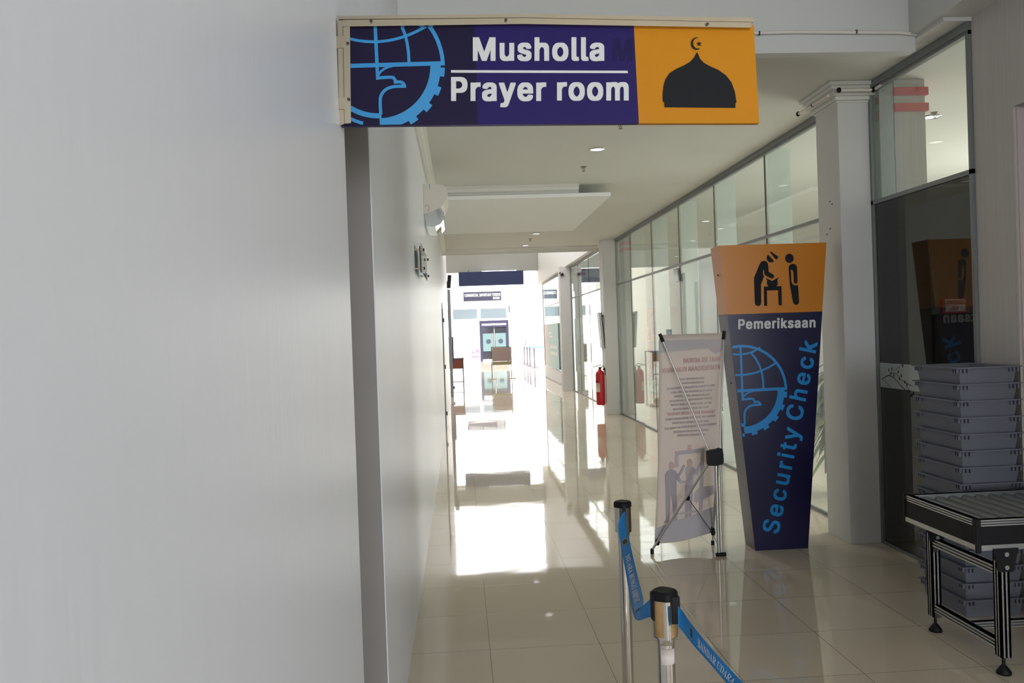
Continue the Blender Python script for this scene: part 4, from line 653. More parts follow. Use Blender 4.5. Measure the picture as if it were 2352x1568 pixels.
pole(HUB + Vector((-0.05, 0, -0.06)), FBL + Vector((0, 0, 0.03)), 0.009, 'leg'); pole(HUB + Vector((0.03, 0.02, -0.06)), FBR + Vector((0, 0, 0.03)), 0.009, 'leg'); pole(HUB + Vector((0.01, -0.01, -0.06)), FR_ + Vector((-0.012, 0, 0.03)), 0.014, 'leg'); pole(HUB + Vector((0.045, -0.01, -0.05)), FR_ + Vector((0.02, 0, 0.03)), 0.007, 'leg')
b = MB(); k = 0.001; c = HUB
b.slab([c + Vector(p) * k for p in ((-56, -30, 40), (-30, -30, 50), (10, -30, 54), (44, -30, 62), (58, -30, 58), (62, -30, 20), (64, -30, -36), (54, -30, -58), (0, -30, -66), (-52, -30, -62), (-54, -30, -30))], (0, 0.05, 0)); b.build('hub', M['black'], x, 0.004)
for p, q in ((C_TL, HUB), (C_TR, HUB)):
    d = (q - p).normalized(); MB().tube([p - d * 0.02, p + d * 0.045], 0.013, 10).build('corner_clip', M['black'], x)
for p, q in ((FBL, C_BL), (FBR, C_BR)):
    MB().lathe([(0.014, 0.0), (0.014, 0.03), (0.009, 0.04)], p, 12).build('foot', M['black'], x)
    MB().lathe([(0.013, -0.02), (0.018, 0.0), (0.013, 0.025)], q, 12).build('corner_clip', M['black'], x)
MB().tube([FR_ + Vector((-0.035, 0, 0.014)), FR_ + Vector((0.04, 0, 0.014))], 0.014, 10).build('foot', M['black'], x)
MIDL = HUB.lerp(FBL, 0.42)
MB().tube([MIDL, FBR.lerp(HUB, 0.14) + Vector((0, 0, 0)), FR_ + Vector((0.0, 0, 0.02))], 0.003, 6).build('spring_wire', M['gasket'], x)
MB().lathe([(0.014, -0.018), (0.018, 0), (0.014, 0.018)], MIDL, 10).build('joint', M['black'], x); q = FBR.lerp(HUB, 0.16); MB().lathe([(0.014, -0.03), (0.018, 0), (0.014, 0.03)], q, 10).build('joint', M['black'], x)

# ================================================================== BELT STANCHIONS
def stanchion(loc, label, near):
    X, Y, _ = loc; s_ = thing('belt_stanchion', loc, label, 'stanchion', 'belt stanchions')
    MB().lathe([(0.0, 0.001), (0.165, 0.001), (0.17, 0.012), (0.15, 0.022), (0.05, 0.035), (0.03, 0.05), (0.0, 0.05)], loc, 40).build('base', M['chrome'], s_)
    pol = MB().lathe([(0.0255, 0.04), (0.0255, 0.80)], loc, 28).build('pole', M['chrome'], s_)
    MB().lathe([(0.0255, 0.79), (0.0275, 0.795), (0.0285, 0.81)], loc, 28).build('collar', M['chrome'], pol)
    b = MB(); n = 32; A_ = []; B_ = []
    for k in range(n):
        a = 2 * math.pi * k / n; q = math.cos(4 * a); r = 0.033 + 0.004 * max(0, q) ** 0.5; A_.append((X + r * math.cos(a), Y + r * math.sin(a), 0.81)); B_.append((X + r * math.cos(a), Y + r * math.sin(a), 0.925))
    b.loft(A_, B_, smooth=True); cas = b.build('cassette', M['chrome'], s_)
    b = MB(); A_ = []; B_ = []; C_ = []
    for k in range(n):
        a = 2 * math.pi * k / n; q = math.cos(4 * a); r = 0.036 + 0.004 * max(0, q) ** 0.5
        A_.append((X + r * math.cos(a), Y + r * math.sin(a), 0.921)); B_.append((X + r * math.cos(a), Y + r * math.sin(a), 0.94)); C_.append((X + 0.85 * r * math.cos(a), Y + 0.85 * r * math.sin(a), 0.947))
    b.loft(A_, B_, smooth=True).loft(B_, C_, smooth=True); b.build('cap', M['black'], cas)
    if near:
        MB().lathe([(0.0342, 0.815), (0.0342, 0.918)], loc, 32).build('rust_film', M['rust'], cas)
        b = MB().box(X + 0.012, X + 0.038, Y - 0.036, Y - 0.012, 0.855, 0.935); b.build('belt_outlet', M['black'], cas, 0.003)
        b = MB().box(X - 0.039, X - 0.028, Y - 0.012, Y + 0.02, 0.86, 0.94); b.build('belt_outlet', M['black'], cas, 0.003)
        b = MB(); P_ = []
        for z in (0.735, 0.78):
            P_.append([(X + 0.0262 * math.cos(a), Y + 0.0262 * math.sin(a), z) for a in [math.radians(225 + 100 * k / 12) for k in range(13)]])
        b.sheet(P_, 0.0005, (0, -1, 0)); o_ = b.build('sticker', M['sticker'], pol); o_['label'] = 'torn white sticker on the pole'
    else:
        b = MB().box(X - 0.008, X + 0.008, Y - 0.039, Y - 0.03, 0.83, 0.925); b.build('belt_outlet', M['black'], cas, 0.002)
    return s_
stanchion((0.697, 3.84, 0), 'chrome belt stanchion farther away, with black cap and clean steel head', False)
stanchion((0.570, 2.51, 0), 'chrome belt stanchion at the bottom edge with a rust-brown head and sticker', True)

def belt(name, stations, label, decals, flip=1):
    """stations: (edge A pixel, edge B pixel, depth) along the webbing"""
    S_ = [(at(a[0], a[1], d), at(c[0], c[1], d)) for a, c, d in stations]
    def pt(u, v):
        k = u * (len(S_) - 1); i = min(int(k), len(S_) - 2); f = k - i
        def cr(j):
            p0, p1, p2, p3 = S_[max(i - 1, 0)][j], S_[i][j], S_[i + 1][j], S_[min(i + 2, len(S_) - 1)][j]
            return 0.5 * ((2 * p1) + (p2 - p0) * f + (2 * p0 - 5 * p1 + 4 * p2 - p3) * f * f + (3 * p1 - p0 - 3 * p2 + p3) * f ** 3)
        return cr(0).lerp(cr(1), v)
    def nr(u, v):
        e = 0.004; return ((pt(min(u + e, 1), v) - pt(max(u - e, 0), v)).cross(pt(u, 1) - pt(u, 0))).normalized() * flip
    t_ = thing(name, S_[0][0], label, 'barrier belt', 'blue barrier belts')
    NU = 8 * (len(S_) - 1)
    rows = [[pt(j / NU, i / 4) for i in range(5)] for j in range(NU + 1)]
    b = MB(); b.sheet(rows, 0.0008, (0.0, 0.6, -0.2)); b.build('webbing', M['belt'], t_)
    def place(u, v, w): return pt(u, v) + nr(u, v) * (0.0012 + w)
    for d in decals:
        if d[0] == 'text': lettering('lettering', d[1], place, d[2], d[3], d[4], d[5], M['belt_ink'], t_, font=SERIF, depth=0.0002)
        else:
            b = MB(); _, u, v, ru, rv = d; ring = [(u + ru * math.cos(2 * math.pi * k / 20), v + rv * math.sin(2 * math.pi * k / 20)) for k in range(20)]
            b.poly([place(*q, 0.0) for q in ring], 0); b.poly([place(u + (q[0] - u) * 0.8, v + (q[1] - v) * 0.8, 0.0004) for q in ring], 1); b.build('badge', [M['badge_ring'], M['badge']], t_)
    return t_
belt('barrier_belt', [((1432, 1176), (1436, 1175), 3.795), ((1420, 1206), (1439, 1203), 3.70), ((1428, 1262), (1448, 1250), 3.50), ((1440, 1330), (1463, 1316), 3.20), ((1449, 1383), (1476, 1366), 2.93), ((1453, 1404), (1478, 1386), 2.80), ((1460, 1422), (1473, 1402), 2.72), ((1471, 1424), (1470, 1398), 2.64), ((1484, 1419), (1480, 1388), 2.57), ((1499, 1415), (1498, 1371), 2.51)],
     'slack blue webbing belt with MUARA BUNGO AIRPORT lettering between the two stanchions', [('text', 'MUARA BUNGO AIRPORT', 0.255, 0.475, 0.28, 0.72), ('badge', 0.20, 0.5, 0.014, 0.36), ('badge', 0.58, 0.42, 0.010, 0.28)])
belt('barrier_belt', [((1557, 1437), (1556, 1390), 2.475), ((1566, 1447), (1567, 1402), 2.46), ((1590, 1478), (1588, 1432), 2.40), ((1630, 1523), (1632, 1486), 2.30), ((1672, 1572), (1690, 1550), 2.18), ((1730, 1640), (1760, 1620), 2.0), ((1830, 1760), (1880, 1735), 1.8)],
     'blue webbing belt with BANDAR UDARA lettering running to the bottom edge', [('text', 'BANDAR UDARA MUARA BUNGO', 0.40, 0.97, 0.24, 0.72), ('badge', 0.33, 0.52, 0.011, 0.34)])
stq = at(1855, 1748, 1.8)

# ================================================================== TRAYS
ORD = ['topmost', 'second from the top', 'third from the top', 'fourth from the top', 'fifth from the top', 'sixth from the top', 'seventh from the top', 'eighth from the top', 'ninth from the top', 'tenth from the top', 'eleventh from the top', 'fourth from the floor', 'third from the floor', 'second from the floor', 'lowest']
TX0, TX1, TY0, TY1, TH, STEP = 2.812, 3.165, 4.765, 5.235, 0.106, 0.0945
def tray_mesh():
    b = MB(); ti = 0.012
    def rc(e, z): return [(TX0 + e, TY0 + e, z), (TX1 - e, TY0 + e, z), (TX1 - e, TY1 - e, z), (TX0 + e, TY1 - e, z)]
    prof = [(0.020, 0.0), (0.007, TH - 0.010), (-0.014, TH - 0.008), (-0.014, TH - 0.001), (0.0, TH), (0.010, TH - 0.004), (0.020, 0.006)]
    for i in range(len(prof) - 1): b.loft(rc(*prof[i]), rc(*prof[i + 1]), caps=False)
    b.poly(rc(*prof[0])[::-1]); b.poly(rc(*prof[-1]))
    for cx, cy in ((TX0, TY0), (TX1, TY0), (TX0, TY1), (TX1, TY1)):
        for k in (-0.022, 0.0, 0.022):
            for ax in (0, 1):
                sx = 1 if cx == TX0 else -1; sy = 1 if cy == TY0 else -1
                p = (cx + (0.03 + k if ax else 0.0) * sx, cy + (0.0 if ax else 0.03 + k) * sy)
                b.box(p[0] - 0.0035 - (0 if ax else 0.004), p[0] + 0.0035 + (0 if ax else 0.004), p[1] - 0.0035 - (0.004 if ax else 0), p[1] + 0.0035 + (0.004 if ax else 0), TH - 0.034, TH - 0.012)
    return b
first = None
for k in range(15):
    z = 0.002 + STEP * (14 - k)
    lab = 'grey plastic security tray, %s in the stack behind the roller conveyor' % ORD[k]
    if first is None:
        first = tray_mesh().build('security_tray', M['tray']); first.location.z = z; tag(first, lab, 'tray', 'stacked security trays'); proto = first
    else:
        o = proto.copy(); COL.objects.link(o); o.location.z = z; o['label'] = lab

# ================================================================== ROLLER CONVEYOR
c = thing('roller_conveyor', (2.54, 4.3, 0), 'aluminium roller conveyor table with black side panels at the right edge', 'conveyor')
cx0, cx1, cy0, cy1, zt_, zb_ = 2.41, 4.45, 3.972, 4.65, 0.75, 0.605
def ext(b, x0, x1, y0, y1, z0, z1, axis):
    """slotted aluminium bar: three lips with dark grooves between"""
    if axis == 'x':
        h = (z1 - z0); b.box(x0, x1, y0 + 0.006, y1 - 0.006, z0, z1, 1)
        for k in (0, 0.4, 0.8): b.box(x0, x1, y0, y1, z0 + h * k, z0 + h * (k + 0.2))
    elif axis == 'y':
        h = (z1 - z0); b.box(x0 + 0.006, x1 - 0.006, y0, y1, z0, z1, 1)
        for k in (0, 0.4, 0.8): b.box(x0, x1, y0, y1, z0 + h * k, z0 + h * (k + 0.2))
    else:
        b.box(x0 + 0.006, x1 - 0.006, y0 + 0.006, y1 - 0.006, z0, z1, 1); w = x1 - x0
        for k in (0, 0.39, 0.78): b.box(x0 + w * k, x0 + w * (k + 0.22), y0, y1, z0, z1); b.box(x0, x1, y0 + (y1 - y0) * k, y0 + (y1 - y0) * (k + 0.22), z0, z1)
    return b
AM = [M['alu'], M['gasket']]
ext(MB(), cx0, cx1, cy0, cy0 + 0.04, zt_ - 0.03, zt_, 'x').build('top_rail', AM, c); ext(MB(), cx0, cx1, cy1 - 0.04, cy1, zt_ - 0.03, zt_, 'x').build('top_rail', AM, c); ext(MB(), cx0, cx0 + 0.04, cy0 + 0.04, cy1 - 0.04, zt_ - 0.03, zt_, 'y').build('end_rail', AM, c)
MB().box(cx0 + 0.004, cx0 + 0.03, cy0 + 0.012, cy1 - 0.012, zb_ + 0.025, zt_ - 0.03).build('end_panel', M['blackpanel'], c); MB().box(cx0 + 0.012, cx1, cy0 + 0.004, cy0 + 0.03, zb_ + 0.025, zt_ - 0.03).build('side_panel', M['blackpanel'], c); MB().box(cx0 + 0.012, cx1, cy1 - 0.03, cy1 - 0.004, zb_ + 0.025, zt_ - 0.03).build('side_panel', M['blackpanel'], c)
MB().box(cx0, cx0 + 0.03, cy0 + 0.01, cy1 - 0.01, zb_, zb_ + 0.025).build('lower_rail', M['alu'], c); MB().box(cx0 + 0.01, cx1, cy0, cy0 + 0.03, zb_, zb_ + 0.025).build('lower_rail', M['alu'], c); MB().box(cx0 + 0.01, cx1, cy1 - 0.03, cy1, zb_, zb_ + 0.025).build('lower_rail', M['alu'], c)
MB().box(cx0 - 0.004, cx0 + 0.02, cy0 - 0.005, cy0 + 0.012, zb_ - 0.012, zt_ + 0.002).build('corner_post', M['black'], c, 0.003); MB().box(cx0 - 0.004, cx0 + 0.02, cy1 - 0.012, cy1 + 0.005, zb_ - 0.012, zt_ + 0.002).build('corner_post', M['black'], c, 0.003)
for y in (cy0 + 0.041, cy1 - 0.046): MB().box(cx0 + 0.042, cx1, y, y + 0.005, zb_ + 0.03, zt_ - 0.004).build('inner_plate', M['alu_dull'], c)
for k in range(26):
    xx = cx0 + 0.10 + k * 0.075; MB().tube([(xx, cy0 + 0.052, zt_ - 0.034), (xx, cy1 - 0.052, zt_ - 0.034)], 0.025, 16).build('roller', M['alu_dull'], c)
for lx in (2.52, 4.10):
    for ly in (4.0, 4.60):
        leg = ext(MB(), lx, lx + 0.05, ly - 0.02, ly + 0.03, 0.085, 0.545, 'z').build('leg', AM, c)
        b = MB().slab([Vector((lx - 0.035, ly - 0.034, 0.612)), Vector((lx + 0.09, ly - 0.034, 0.612)), Vector((lx + 0.062, ly - 0.034, 0.50)), Vector((lx - 0.008, ly - 0.034, 0.50))], (0, 0.012, 0)); b.box(lx + 0.0, lx + 0.05, ly - 0.022, ly + 0.03, 0.545, 0.61); brk = b.build('leg_bracket', M['black'], c)
        for bz in (0.585, 0.522): MB().lathe([(0.011, -0.042), (0.011, -0.034)], (lx + 0.027, ly, bz), 12, axis='y').build('bolt', M['alu'], brk)
        MB().lathe([(0.0, 0.001), (0.034, 0.001), (0.034, 0.012), (0.012, 0.042), (0.008, 0.045), (0.008, 0.088)], (lx + 0.025, ly + 0.005, 0), 20).build('foot', M['black'], leg)
    ext(MB(), lx + 0.005, lx + 0.045, 4.03, 4.58, 0.475, 0.515, 'y').build('cross_rail', AM, c); ext(MB(), lx + 0.005, lx + 0.045, 4.03, 4.58, 0.115, 0.155, 'y').build('cross_rail', AM, c)
    for yy, zz, sg, up in ((4.03, 0.475, 1, -1), (4.58, 0.475, -1, -1), (4.03, 0.115, 1, -1), (4.58, 0.115, -1, -1)):
        MB().prism([(yy, zz), (yy + sg * 0.035, zz), (yy, zz + up * 0.035)], 'x', lx + 0.012, lx + 0.038).build('gusset', M['alu_dull'], c)
ext(MB(), 2.57, 4.10, 4.29, 4.325, 0.116, 0.15, 'x').build('stretcher', AM, c)

# ================================================================== AIR CONDITIONER, WALL PLATE, CONDUIT
a = thing('air_conditioner', (WL, 8.7, 2.93), 'cream split air conditioner high on the left wall', 'air conditioner')
prof = [(WL + 0.001, 3.222), (-0.186, 3.222), (-0.12, 3.208), (-0.083, 3.187), (-0.078, 3.13), (-0.087, 3.079), (-0.115, 3.03), (-0.16, 2.981), (-0.20, 2.958), (-0.248, 2.944), (WL + 0.001, 2.933)]
acb = MB().prism(prof, 'y', 8.70, 9.52).build('body', M['ac'], a, 0.003)
MB().box(-0.256, -0.25, 8.694, 8.70, 3.17, 3.22).build('sticker', M['teal'], acb)
b = MB()
for q in ribbon([(-0.285 + 0.022 * math.cos(math.radians(t)), 2.985 + 0.03 * math.sin(math.radians(t))) for t in range(-100, 170, 15)], 0.003): b.poly([(u, 8.6985, v) for u, v in q])
b.build('knockout_mark', M['screw'], acb)
dp = [(-0.15, 2.99), (-0.12, 2.93), (-0.128, 2.865), (-0.16, 2.825), (-0.21, 2.803), (-0.25, 2.803), (-0.297, 2.812)]
b = MB()
for q in ribbon(dp, 0.004): b.loft([(u, 8.71, v) for u, v in q], [(u, 9.51, v) for u, v in q])
b.loft([(u, 8.70, v) for u, v in dp + [(WL + 0.003, 2.93), (-0.248, 2.94)]], [(u, 8.704, v) for u, v in dp + [(WL + 0.003, 2.93), (-0.248, 2.94)]]); dfl = b.build('air_deflector', M['deflector'], a)
MB().box(-0.17, -0.155, 8.72, 9.5, 2.93, 2.968).build('louver', M['gasket'], a)
MB().box(-0.1305, -0.1275, 8.75, 9.25, 2.88, 2.905).build('printed_label', M['teal'], dfl)
p = thing('acrylic_wall_sign', (WL, 6.95, 2.2), 'clear acrylic name plate on steel standoffs on the left wall', 'wall sign')
MB().box(WL + 0.045, WL + 0.053, 6.52, 7.55, 2.185, 2.405).build('plate', M['acrylic'], p)
MB().box(WL + 0.036, WL + 0.0445, 6.56, 7.10, 2.20, 2.39).build('plate_shade', M['gasket'], p)  # dark sheet stands in for the shadow between plate and wall
for y in (6.60, 7.47):
    for z in (2.365, 2.225): MB().tube([(WL, y, z), (WL + 0.07, y, z)], 0.008, 12).build('standoff', M['steel'], p); MB().tube([(WL + 0.062, y, z), (WL + 0.072, y, z)], 0.011, 12).build('standoff_cap', M['black'], p)
PB = [Vector((0.2, 5.485, 3.56)), Vector((0.95, 5.485, 3.567)), Vector((2.2, 5.485, 3.585)), Vector((2.9, 5.485, 3.572)), at(2160, 84, 5.485)]
PE = [at(2165, 88, 5.51), at(2103, 140, 5.86), at(2040, 184, 6.22), at(2010, 204, 6.36)]
PF = [at(2006, 206, 6.37), at(1927, 207, 6.37)]
def elbow(q, par): MB().lathe([(0.008, -0.018), (0.017, -0.01), (0.017, 0.01), (0.008, 0.018)], q, 12).build('elbow', M['black'], par)
cd = thing('electrical_conduit', PB[0], 'white plastic conduit running across the beam right of the sign', 'conduit', 'plastic conduits')
MB().tube(PB, 0.011, 12).build('pipe', M['pvc'], cd); elbow(PB[-1], cd)
for xx in (1.98, 2.62): MB().lathe([(0.014, -0.005), (0.014, 0.005)], (xx, 5.485, 3.58), 12, axis='x').build('clip', M['gasket'], cd)
cd = thing('electrical_conduit', PE[0], 'white conduit sloping along the top of the nearest glass bay', 'conduit', 'plastic conduits')
MB().tube(PE, 0.010, 12).build('pipe', M['pvc'], cd)
for q in PE[1:3]: MB().lathe([(0.012, -0.008), (0.012, 0.008)], q, 10, axis='y').build('clip', M['gasket'], cd)
cd = thing('electrical_conduit', PF[0], 'short white conduit below the front of the column capital', 'conduit', 'plastic conduits')
MB().tube(PF, 0.010, 12).build('pipe', M['pvc'], cd); elbow(PF[0], cd); elbow(PF[1], cd)
cd = thing('electrical_conduit', PF[1], 'white conduit along the left side of the column capital', 'conduit', 'plastic conduits')
q0, q1 = Vector((2.826, 6.40, 3.415)), Vector((2.826, 6.98, 3.425)); MB().tube([q0, q1], 0.010, 12).build('pipe', M['pvc'], cd); elbow(q1, cd); MB().lathe([(0.012, -0.008), (0.012, 0.008)], q0.lerp(q1, 0.5), 10, axis='y').build('clip', M['gasket'], cd)

# recessed lamps and sprinklers
def downlight(loc, label, r=0.085, group='recessed downlights'):
    d = thing('downlight', loc, label, 'ceiling light', group); X, Y, Z = loc
    MB().lathe([(r, -0.001), (r + 0.004, -0.006), (r - 0.012, -0.010), (r - 0.016, -0.004)], loc, 28).build('ring', M['lamp_ring'], d)
    MB().lathe([(r - 0.016, -0.0045), (r * 0.5, -0.007), (0.001, -0.008)], loc, 28).build('lens', M['lamp'], d); return d
d0 = downlight((1.44, 8.68, CZ), 'recessed round downlight just past the prayer room sign')
copy_thing(d0, (1.468, 16.0, CZ), 'recessed round downlight beyond the dropped ceiling panel')
copy_thing(d0, (1.425, 18.1, CZ), 'recessed round downlight by the far cornice')
for X in (4.3, 5.6, 6.8):
    for Y in (7.6, 11.2, 14.8, 18.4, 22.0, 25.6): copy_thing(d0, (X, Y, CZ), 'small recessed downlight in the ceiling of the waiting room behind glass', 'waiting room downlights')
def sprinkler(loc, label):
    d = thing('sprinkler', loc, label, 'sprinkler', 'ceiling sprinklers')
    MB().lathe([(0.035, -0.001), (0.033, -0.006), (0.012, -0.008)], loc, 20).build('escutcheon', M['brass'], d)
    X, Y, Z = loc; MB().tube([(X - 0.013, Y, Z - 0.006), (X - 0.014, Y, Z - 0.03), (X, Y, Z - 0.05)], 0.003, 6).tube([(X + 0.013, Y, Z - 0.006), (X + 0.014, Y, Z - 0.03), (X, Y, Z - 0.05)], 0.003, 6).lathe([(0.004, -0.03), (0.004, -0.01)], loc, 8).build('frame_arm', M['brass'], d)
    MB().lathe([(0.018, -0.053), (0.018, -0.050)], loc, 14).build('deflector', M['brass'], d); return d
s0 = sprinkler((1.431, 9.6, CZ), 'ceiling sprinkler just beyond the first downlight')
copy_thing(s0, (1.425, 16.86, CZ), 'ceiling sprinkler between the two far downlights'); copy_thing(s0, (1.473, 7.6, CZ), 'ceiling sprinkler at the lower edge of the prayer room sign')
copy_thing(s0, (4.25, 7.45, CZ), 'ceiling sprinkler behind the nearest upper glass pane')

# ================================================================== EXTINGUISHER, NOTICE BOARD, CAMERA ON THE COLUMNS
e = thing('fire_extinguisher', (2.80, 17.45, 0.19), 'red fire extinguisher hung on the left face of the column', 'fire extinguisher')
EX, EY = 2.795, 17.44
MB().lathe([(0.0, 0.195), (0.075, 0.195), (0.088, 0.21), (0.09, 0.24), (0.09, 0.80), (0.084, 0.84), (0.062, 0.875), (0.034, 0.893), (0.03, 0.925), (0.0, 0.925)], (EX, EY, 0), 28).build('cylinder', M['red'], e); cyl = bpy.data.objects['cylinder']
MB().lathe([(0.02, 0.925), (0.024, 0.93), (0.024, 0.96), (0.0, 0.962)], (EX, EY, 0), 16).build('valve', M['black'], e); val = bpy.data.objects['valve']
MB().obox((EX - 0.05, EY, 0.985), Vector((0.085, 0, 0.022)), Vector((0, 0.011, 0)), Vector((0, 0, 0.007))).obox((EX - 0.01, EY, 0.955), Vector((0.05, 0, -0.006)), Vector((0, 0.011, 0)), Vector((0, 0, 0.006))).build('handle', M['black'], val)
MB().tube([(EX + 0.02, EY - 0.02, 0.94), (EX + 0.06, EY - 0.03, 0.99), (EX + 0.085, EY - 0.04, 0.95), (EX + 0.09, EY - 0.06, 0.85), (EX + 0.09, EY - 0.07, 0.80)], 0.009, 8).build('hose', M['black'], val)
b = MB(); P_ = [[(EX + 0.0912 * math.cos(a_), EY + 0.0912 * math.sin(a_), z) for a_ in [math.radians(180 + 75 * k / 10) for k in range(11)]] for z in (0.46, 0.64)]; b.sheet(P_, 0.0005, (0, -1, 0)); b.build('instruction_label', M['label'], cyl)
b = MB(); P_ = [[(EX + 0.0912 * math.cos(a_), EY + 0.0912 * math.sin(a_), z) for a_ in [math.radians(180 + 40 * k / 10) for k in range(11)]] for z in (0.655, 0.70)]; b.sheet(P_, 0.0005, (0, -1, 0)); b.build('black_label', M['ink'], cyl)
MB().box(EX + 0.06, 2.906, EY - 0.015, EY + 0.015, 0.90, 0.93).build('wall_hook', M['screw'], e)
n = thing('notice_board', (2.89, 17.5, 1.33), 'slim white framed notice board hung on the left face of the extinguisher column', 'notice board')
MB().slab([Vector((2.895, 17.36, 1.34)), Vector((2.897, 17.72, 1.34)), Vector((2.845, 17.72, 2.06)), Vector((2.843, 17.36, 2.06))], (-0.03, 0, 0)).build('board', M['paper'], n)
b = MB().tube([(2.90, 17.352, 1.33), (2.848, 17.352, 2.07)], 0.008, 8).tube([(2.862, 17.352, 1.33), (2.81, 17.352, 2.07)], 0.005, 8); b.build('board_frame', M['gasket'], n)
MB().box(2.83, 2.906, 17.48, 17.60, 1.98, 2.01).build('hanger', M['screw'], n)
v = thing('security_camera', (2.95, 24.6, 3.30), 'small round security camera on the farthest column', 'security camera')
MB().lathe([(0.012, -0.045), (0.055, -0.04), (0.06, -0.01), (0.05, 0.0)], (2.95, 24.63, 3.32), 16, axis='y').build('housing', M['grey'], v); MB().lathe([(0.03, -0.052), (0.036, -0.044)], (2.95, 24.63, 3.32), 14, axis='y').build('lens', M['black'], v); MB().box(2.875, 2.925, 24.60, 24.63, 3.335, 3.385).build('bracket', M['screw'], v)

# ================================================================== WAITING ROOM BEHIND THE GLASS
g = thing('potted_plant', (3.76, 8.45, 0), 'leafy potted plant behind the glass beside the totem', 'potted plant')
MB().lathe([(0.0, 0.001), (0.11, 0.001), (0.15, 0.28), (0.165, 0.30), (0.15, 0.30), (0.14, 0.26), (0.0, 0.26)], (3.76, 8.45, 0), 24).build('pot', M['pot'], g); MB().lathe([(0.13, 0.26), (0.0, 0.268)], (3.76, 8.45, 0), 20).build('soil', M['soil'], g)
MB().tube([(3.76, 8.45, 0.25), (3.73, 8.45, 0.7), (3.75, 8.44, 1.1)], [0.018, 0.014, 0.008], 8).build('stem', M['stemm'], g)
b = MB()
for k in range(120):
    z = random.uniform(0.45, 1.30); an = random.uniform(0, 6.283); Ln = random.uniform(0.24, 0.46); W = random.uniform(0.04, 0.07); el = random.uniform(0.1, 0.9); c0_ = Vector((3.76, 8.45, z)); d = Vector((math.cos(an), math.sin(an), 0)); sd = Vector((-d.y, d.x, 0)); rows = []
    for j in range(6):
        f = j / 5; q = c0_ + d * (Ln * f) + Vector((0, 0, Ln * (el * f - 1.25 * f * f))); w = W * math.sin(math.pi * min(0.04 + 0.96 * f, 0.985)) ** 0.8
        q.x = max(q.x, WR + 0.08 + 0.03 * f)
        rows.append([q - sd * w, q + Vector((0, 0, -0.006)), q + sd * w])
    for j in range(5):
        for i in range(2): b.add([rows[j][i], rows[j][i + 1], rows[j + 1][i + 1], rows[j + 1][i]], [(0, 1, 2, 3)], 1 if k % 4 == 0 else 0, True)
o = b.build('leaves', [M['leaf'], M['leaf2']], g); o['kind'] = 'stuff'
k_ = thing('charging_kiosk', (5.05, 23.5, 0), 'tall red free charging kiosk behind the glass wall', 'charging kiosk')
kb = MB().box(4.88, 5.22, 23.4, 23.7, 0, 2.22).build('body', M['kiosk'], k_, 0.01); MB().box(4.86, 4.879, 23.38, 23.72, 0, 2.22).build('edge_strip', M['redband'], k_)
lettering('lettering', 'FREE CHARGING', lambda u, w, q: Vector((5.02 - w, 23.398 - q, u)), 0.35, 1.75, -0.1, 0.09, M['kiosk_txt'], kb)
MB().box(5.225, 5.42, 23.45, 23.6, 1.0, 1.35).build('screen', M['poster_blue'], k_)
def bench(X, Y, label):
    h = thing('waiting_bench', (X, Y, 0), label, 'bench', 'waiting benches')
    MB().box(X - 0.02, X + 0.02, Y - 0.9, Y + 0.9, 0.34, 0.40).build('beam', M['gasket'], h)
    for k in (-0.6, 0, 0.6):
        rows = [[(X + a_, Y + k + w, z) for w in (-0.25, -0.12, 0, 0.12, 0.25)] for a_, z in ((-0.24, 0.43), (-0.20, 0.45), (0.0, 0.42), (0.16, 0.42), (0.21, 0.46), (0.25, 0.62), (0.29, 0.86))]
        MB().sheet(rows, 0.012, (0, 0, -1)).build('seat', M['seat'], h)
    for k in (-0.9, -0.3, 0.3, 0.9):
        MB().tube([(X + 0.2, Y + k, 0.42), (X + 0.18, Y + k, 0.62), (X + 0.05, Y + k, 0.66), (X - 0.18, Y + k, 0.62), (X - 0.24, Y + k, 0.54), (X - 0.22, Y + k, 0.42)], 0.014, 8).build('armrest', M['chrome'], h)
    for k in (-0.75, 0.75): MB().tube([(X - 0.28, Y + k, 0.015), (X - 0.02, Y + k, 0.34)], 0.018, 8).tube([(X + 0.28, Y + k, 0.015), (X + 0.02, Y + k, 0.34)], 0.018, 8).build('leg', M['chrome'], h)
    return h
h0 = bench(3.95, 18.2, 'blue-grey metal waiting bench behind the glass nearest the extinguisher column')
copy_thing(h0, (4.15, 14.6, 0), 'blue-grey metal waiting bench behind the glass, hidden partly by the banner', 'waiting benches')
f = thing('information_counter', (6.9, 29.9, 0), 'orange and white counter front at the end of the waiting room', 'counter')
MB().box(6.56, 7.51, 29.75, 29.99, 2.22, 2.38).build('orange_fascia', M['orange_wall'], f); MB().box(6.57, 6.98, 29.78, 29.99, 2.385, 2.66).build('fascia_sign', M['pink'], f)
MB().box(6.66, 7.16, 29.93, 29.99, 0.0, 1.42).build('door', M['yellow'], f); MB().box(6.66, 7.16, 29.93, 29.99, 1.50, 1.92).build('window', M['win'], f); MB().box(6.40, 6.60, 29.80, 29.99, 0.0, 2.2).build('side_panel', M['kiosk'], f)
q = thing('charging_box_sign', (5.70, 9.72, 0), 'red CHARGING BOX sign on a cabinet behind the dark glass', 'sign')
MB().box(5.555, 5.85, 9.70, 9.76, 1.765, 1.95).build('sign_frame', M['redband'], q); MB().box(5.585, 5.82, 9.694, 9.70, 1.785, 1.93).build('sign_face', M['paper'], q)
lettering('lettering', 'CHARGING', lambda u, w, d: Vector((u, 9.693 - d, w)), 5.60, 5.805, 1.865, 1.91, M['red'], q); lettering('lettering', 'BOX', lambda u, w, d: Vector((u, 9.693 - d, w)), 5.66, 5.745, 1.80, 1.845, M['red'], q)
MB().box(5.45, 5.95, 9.70, 10.1, 0.0, 1.765).build('cabinet', M['dark'], q, 0.01)

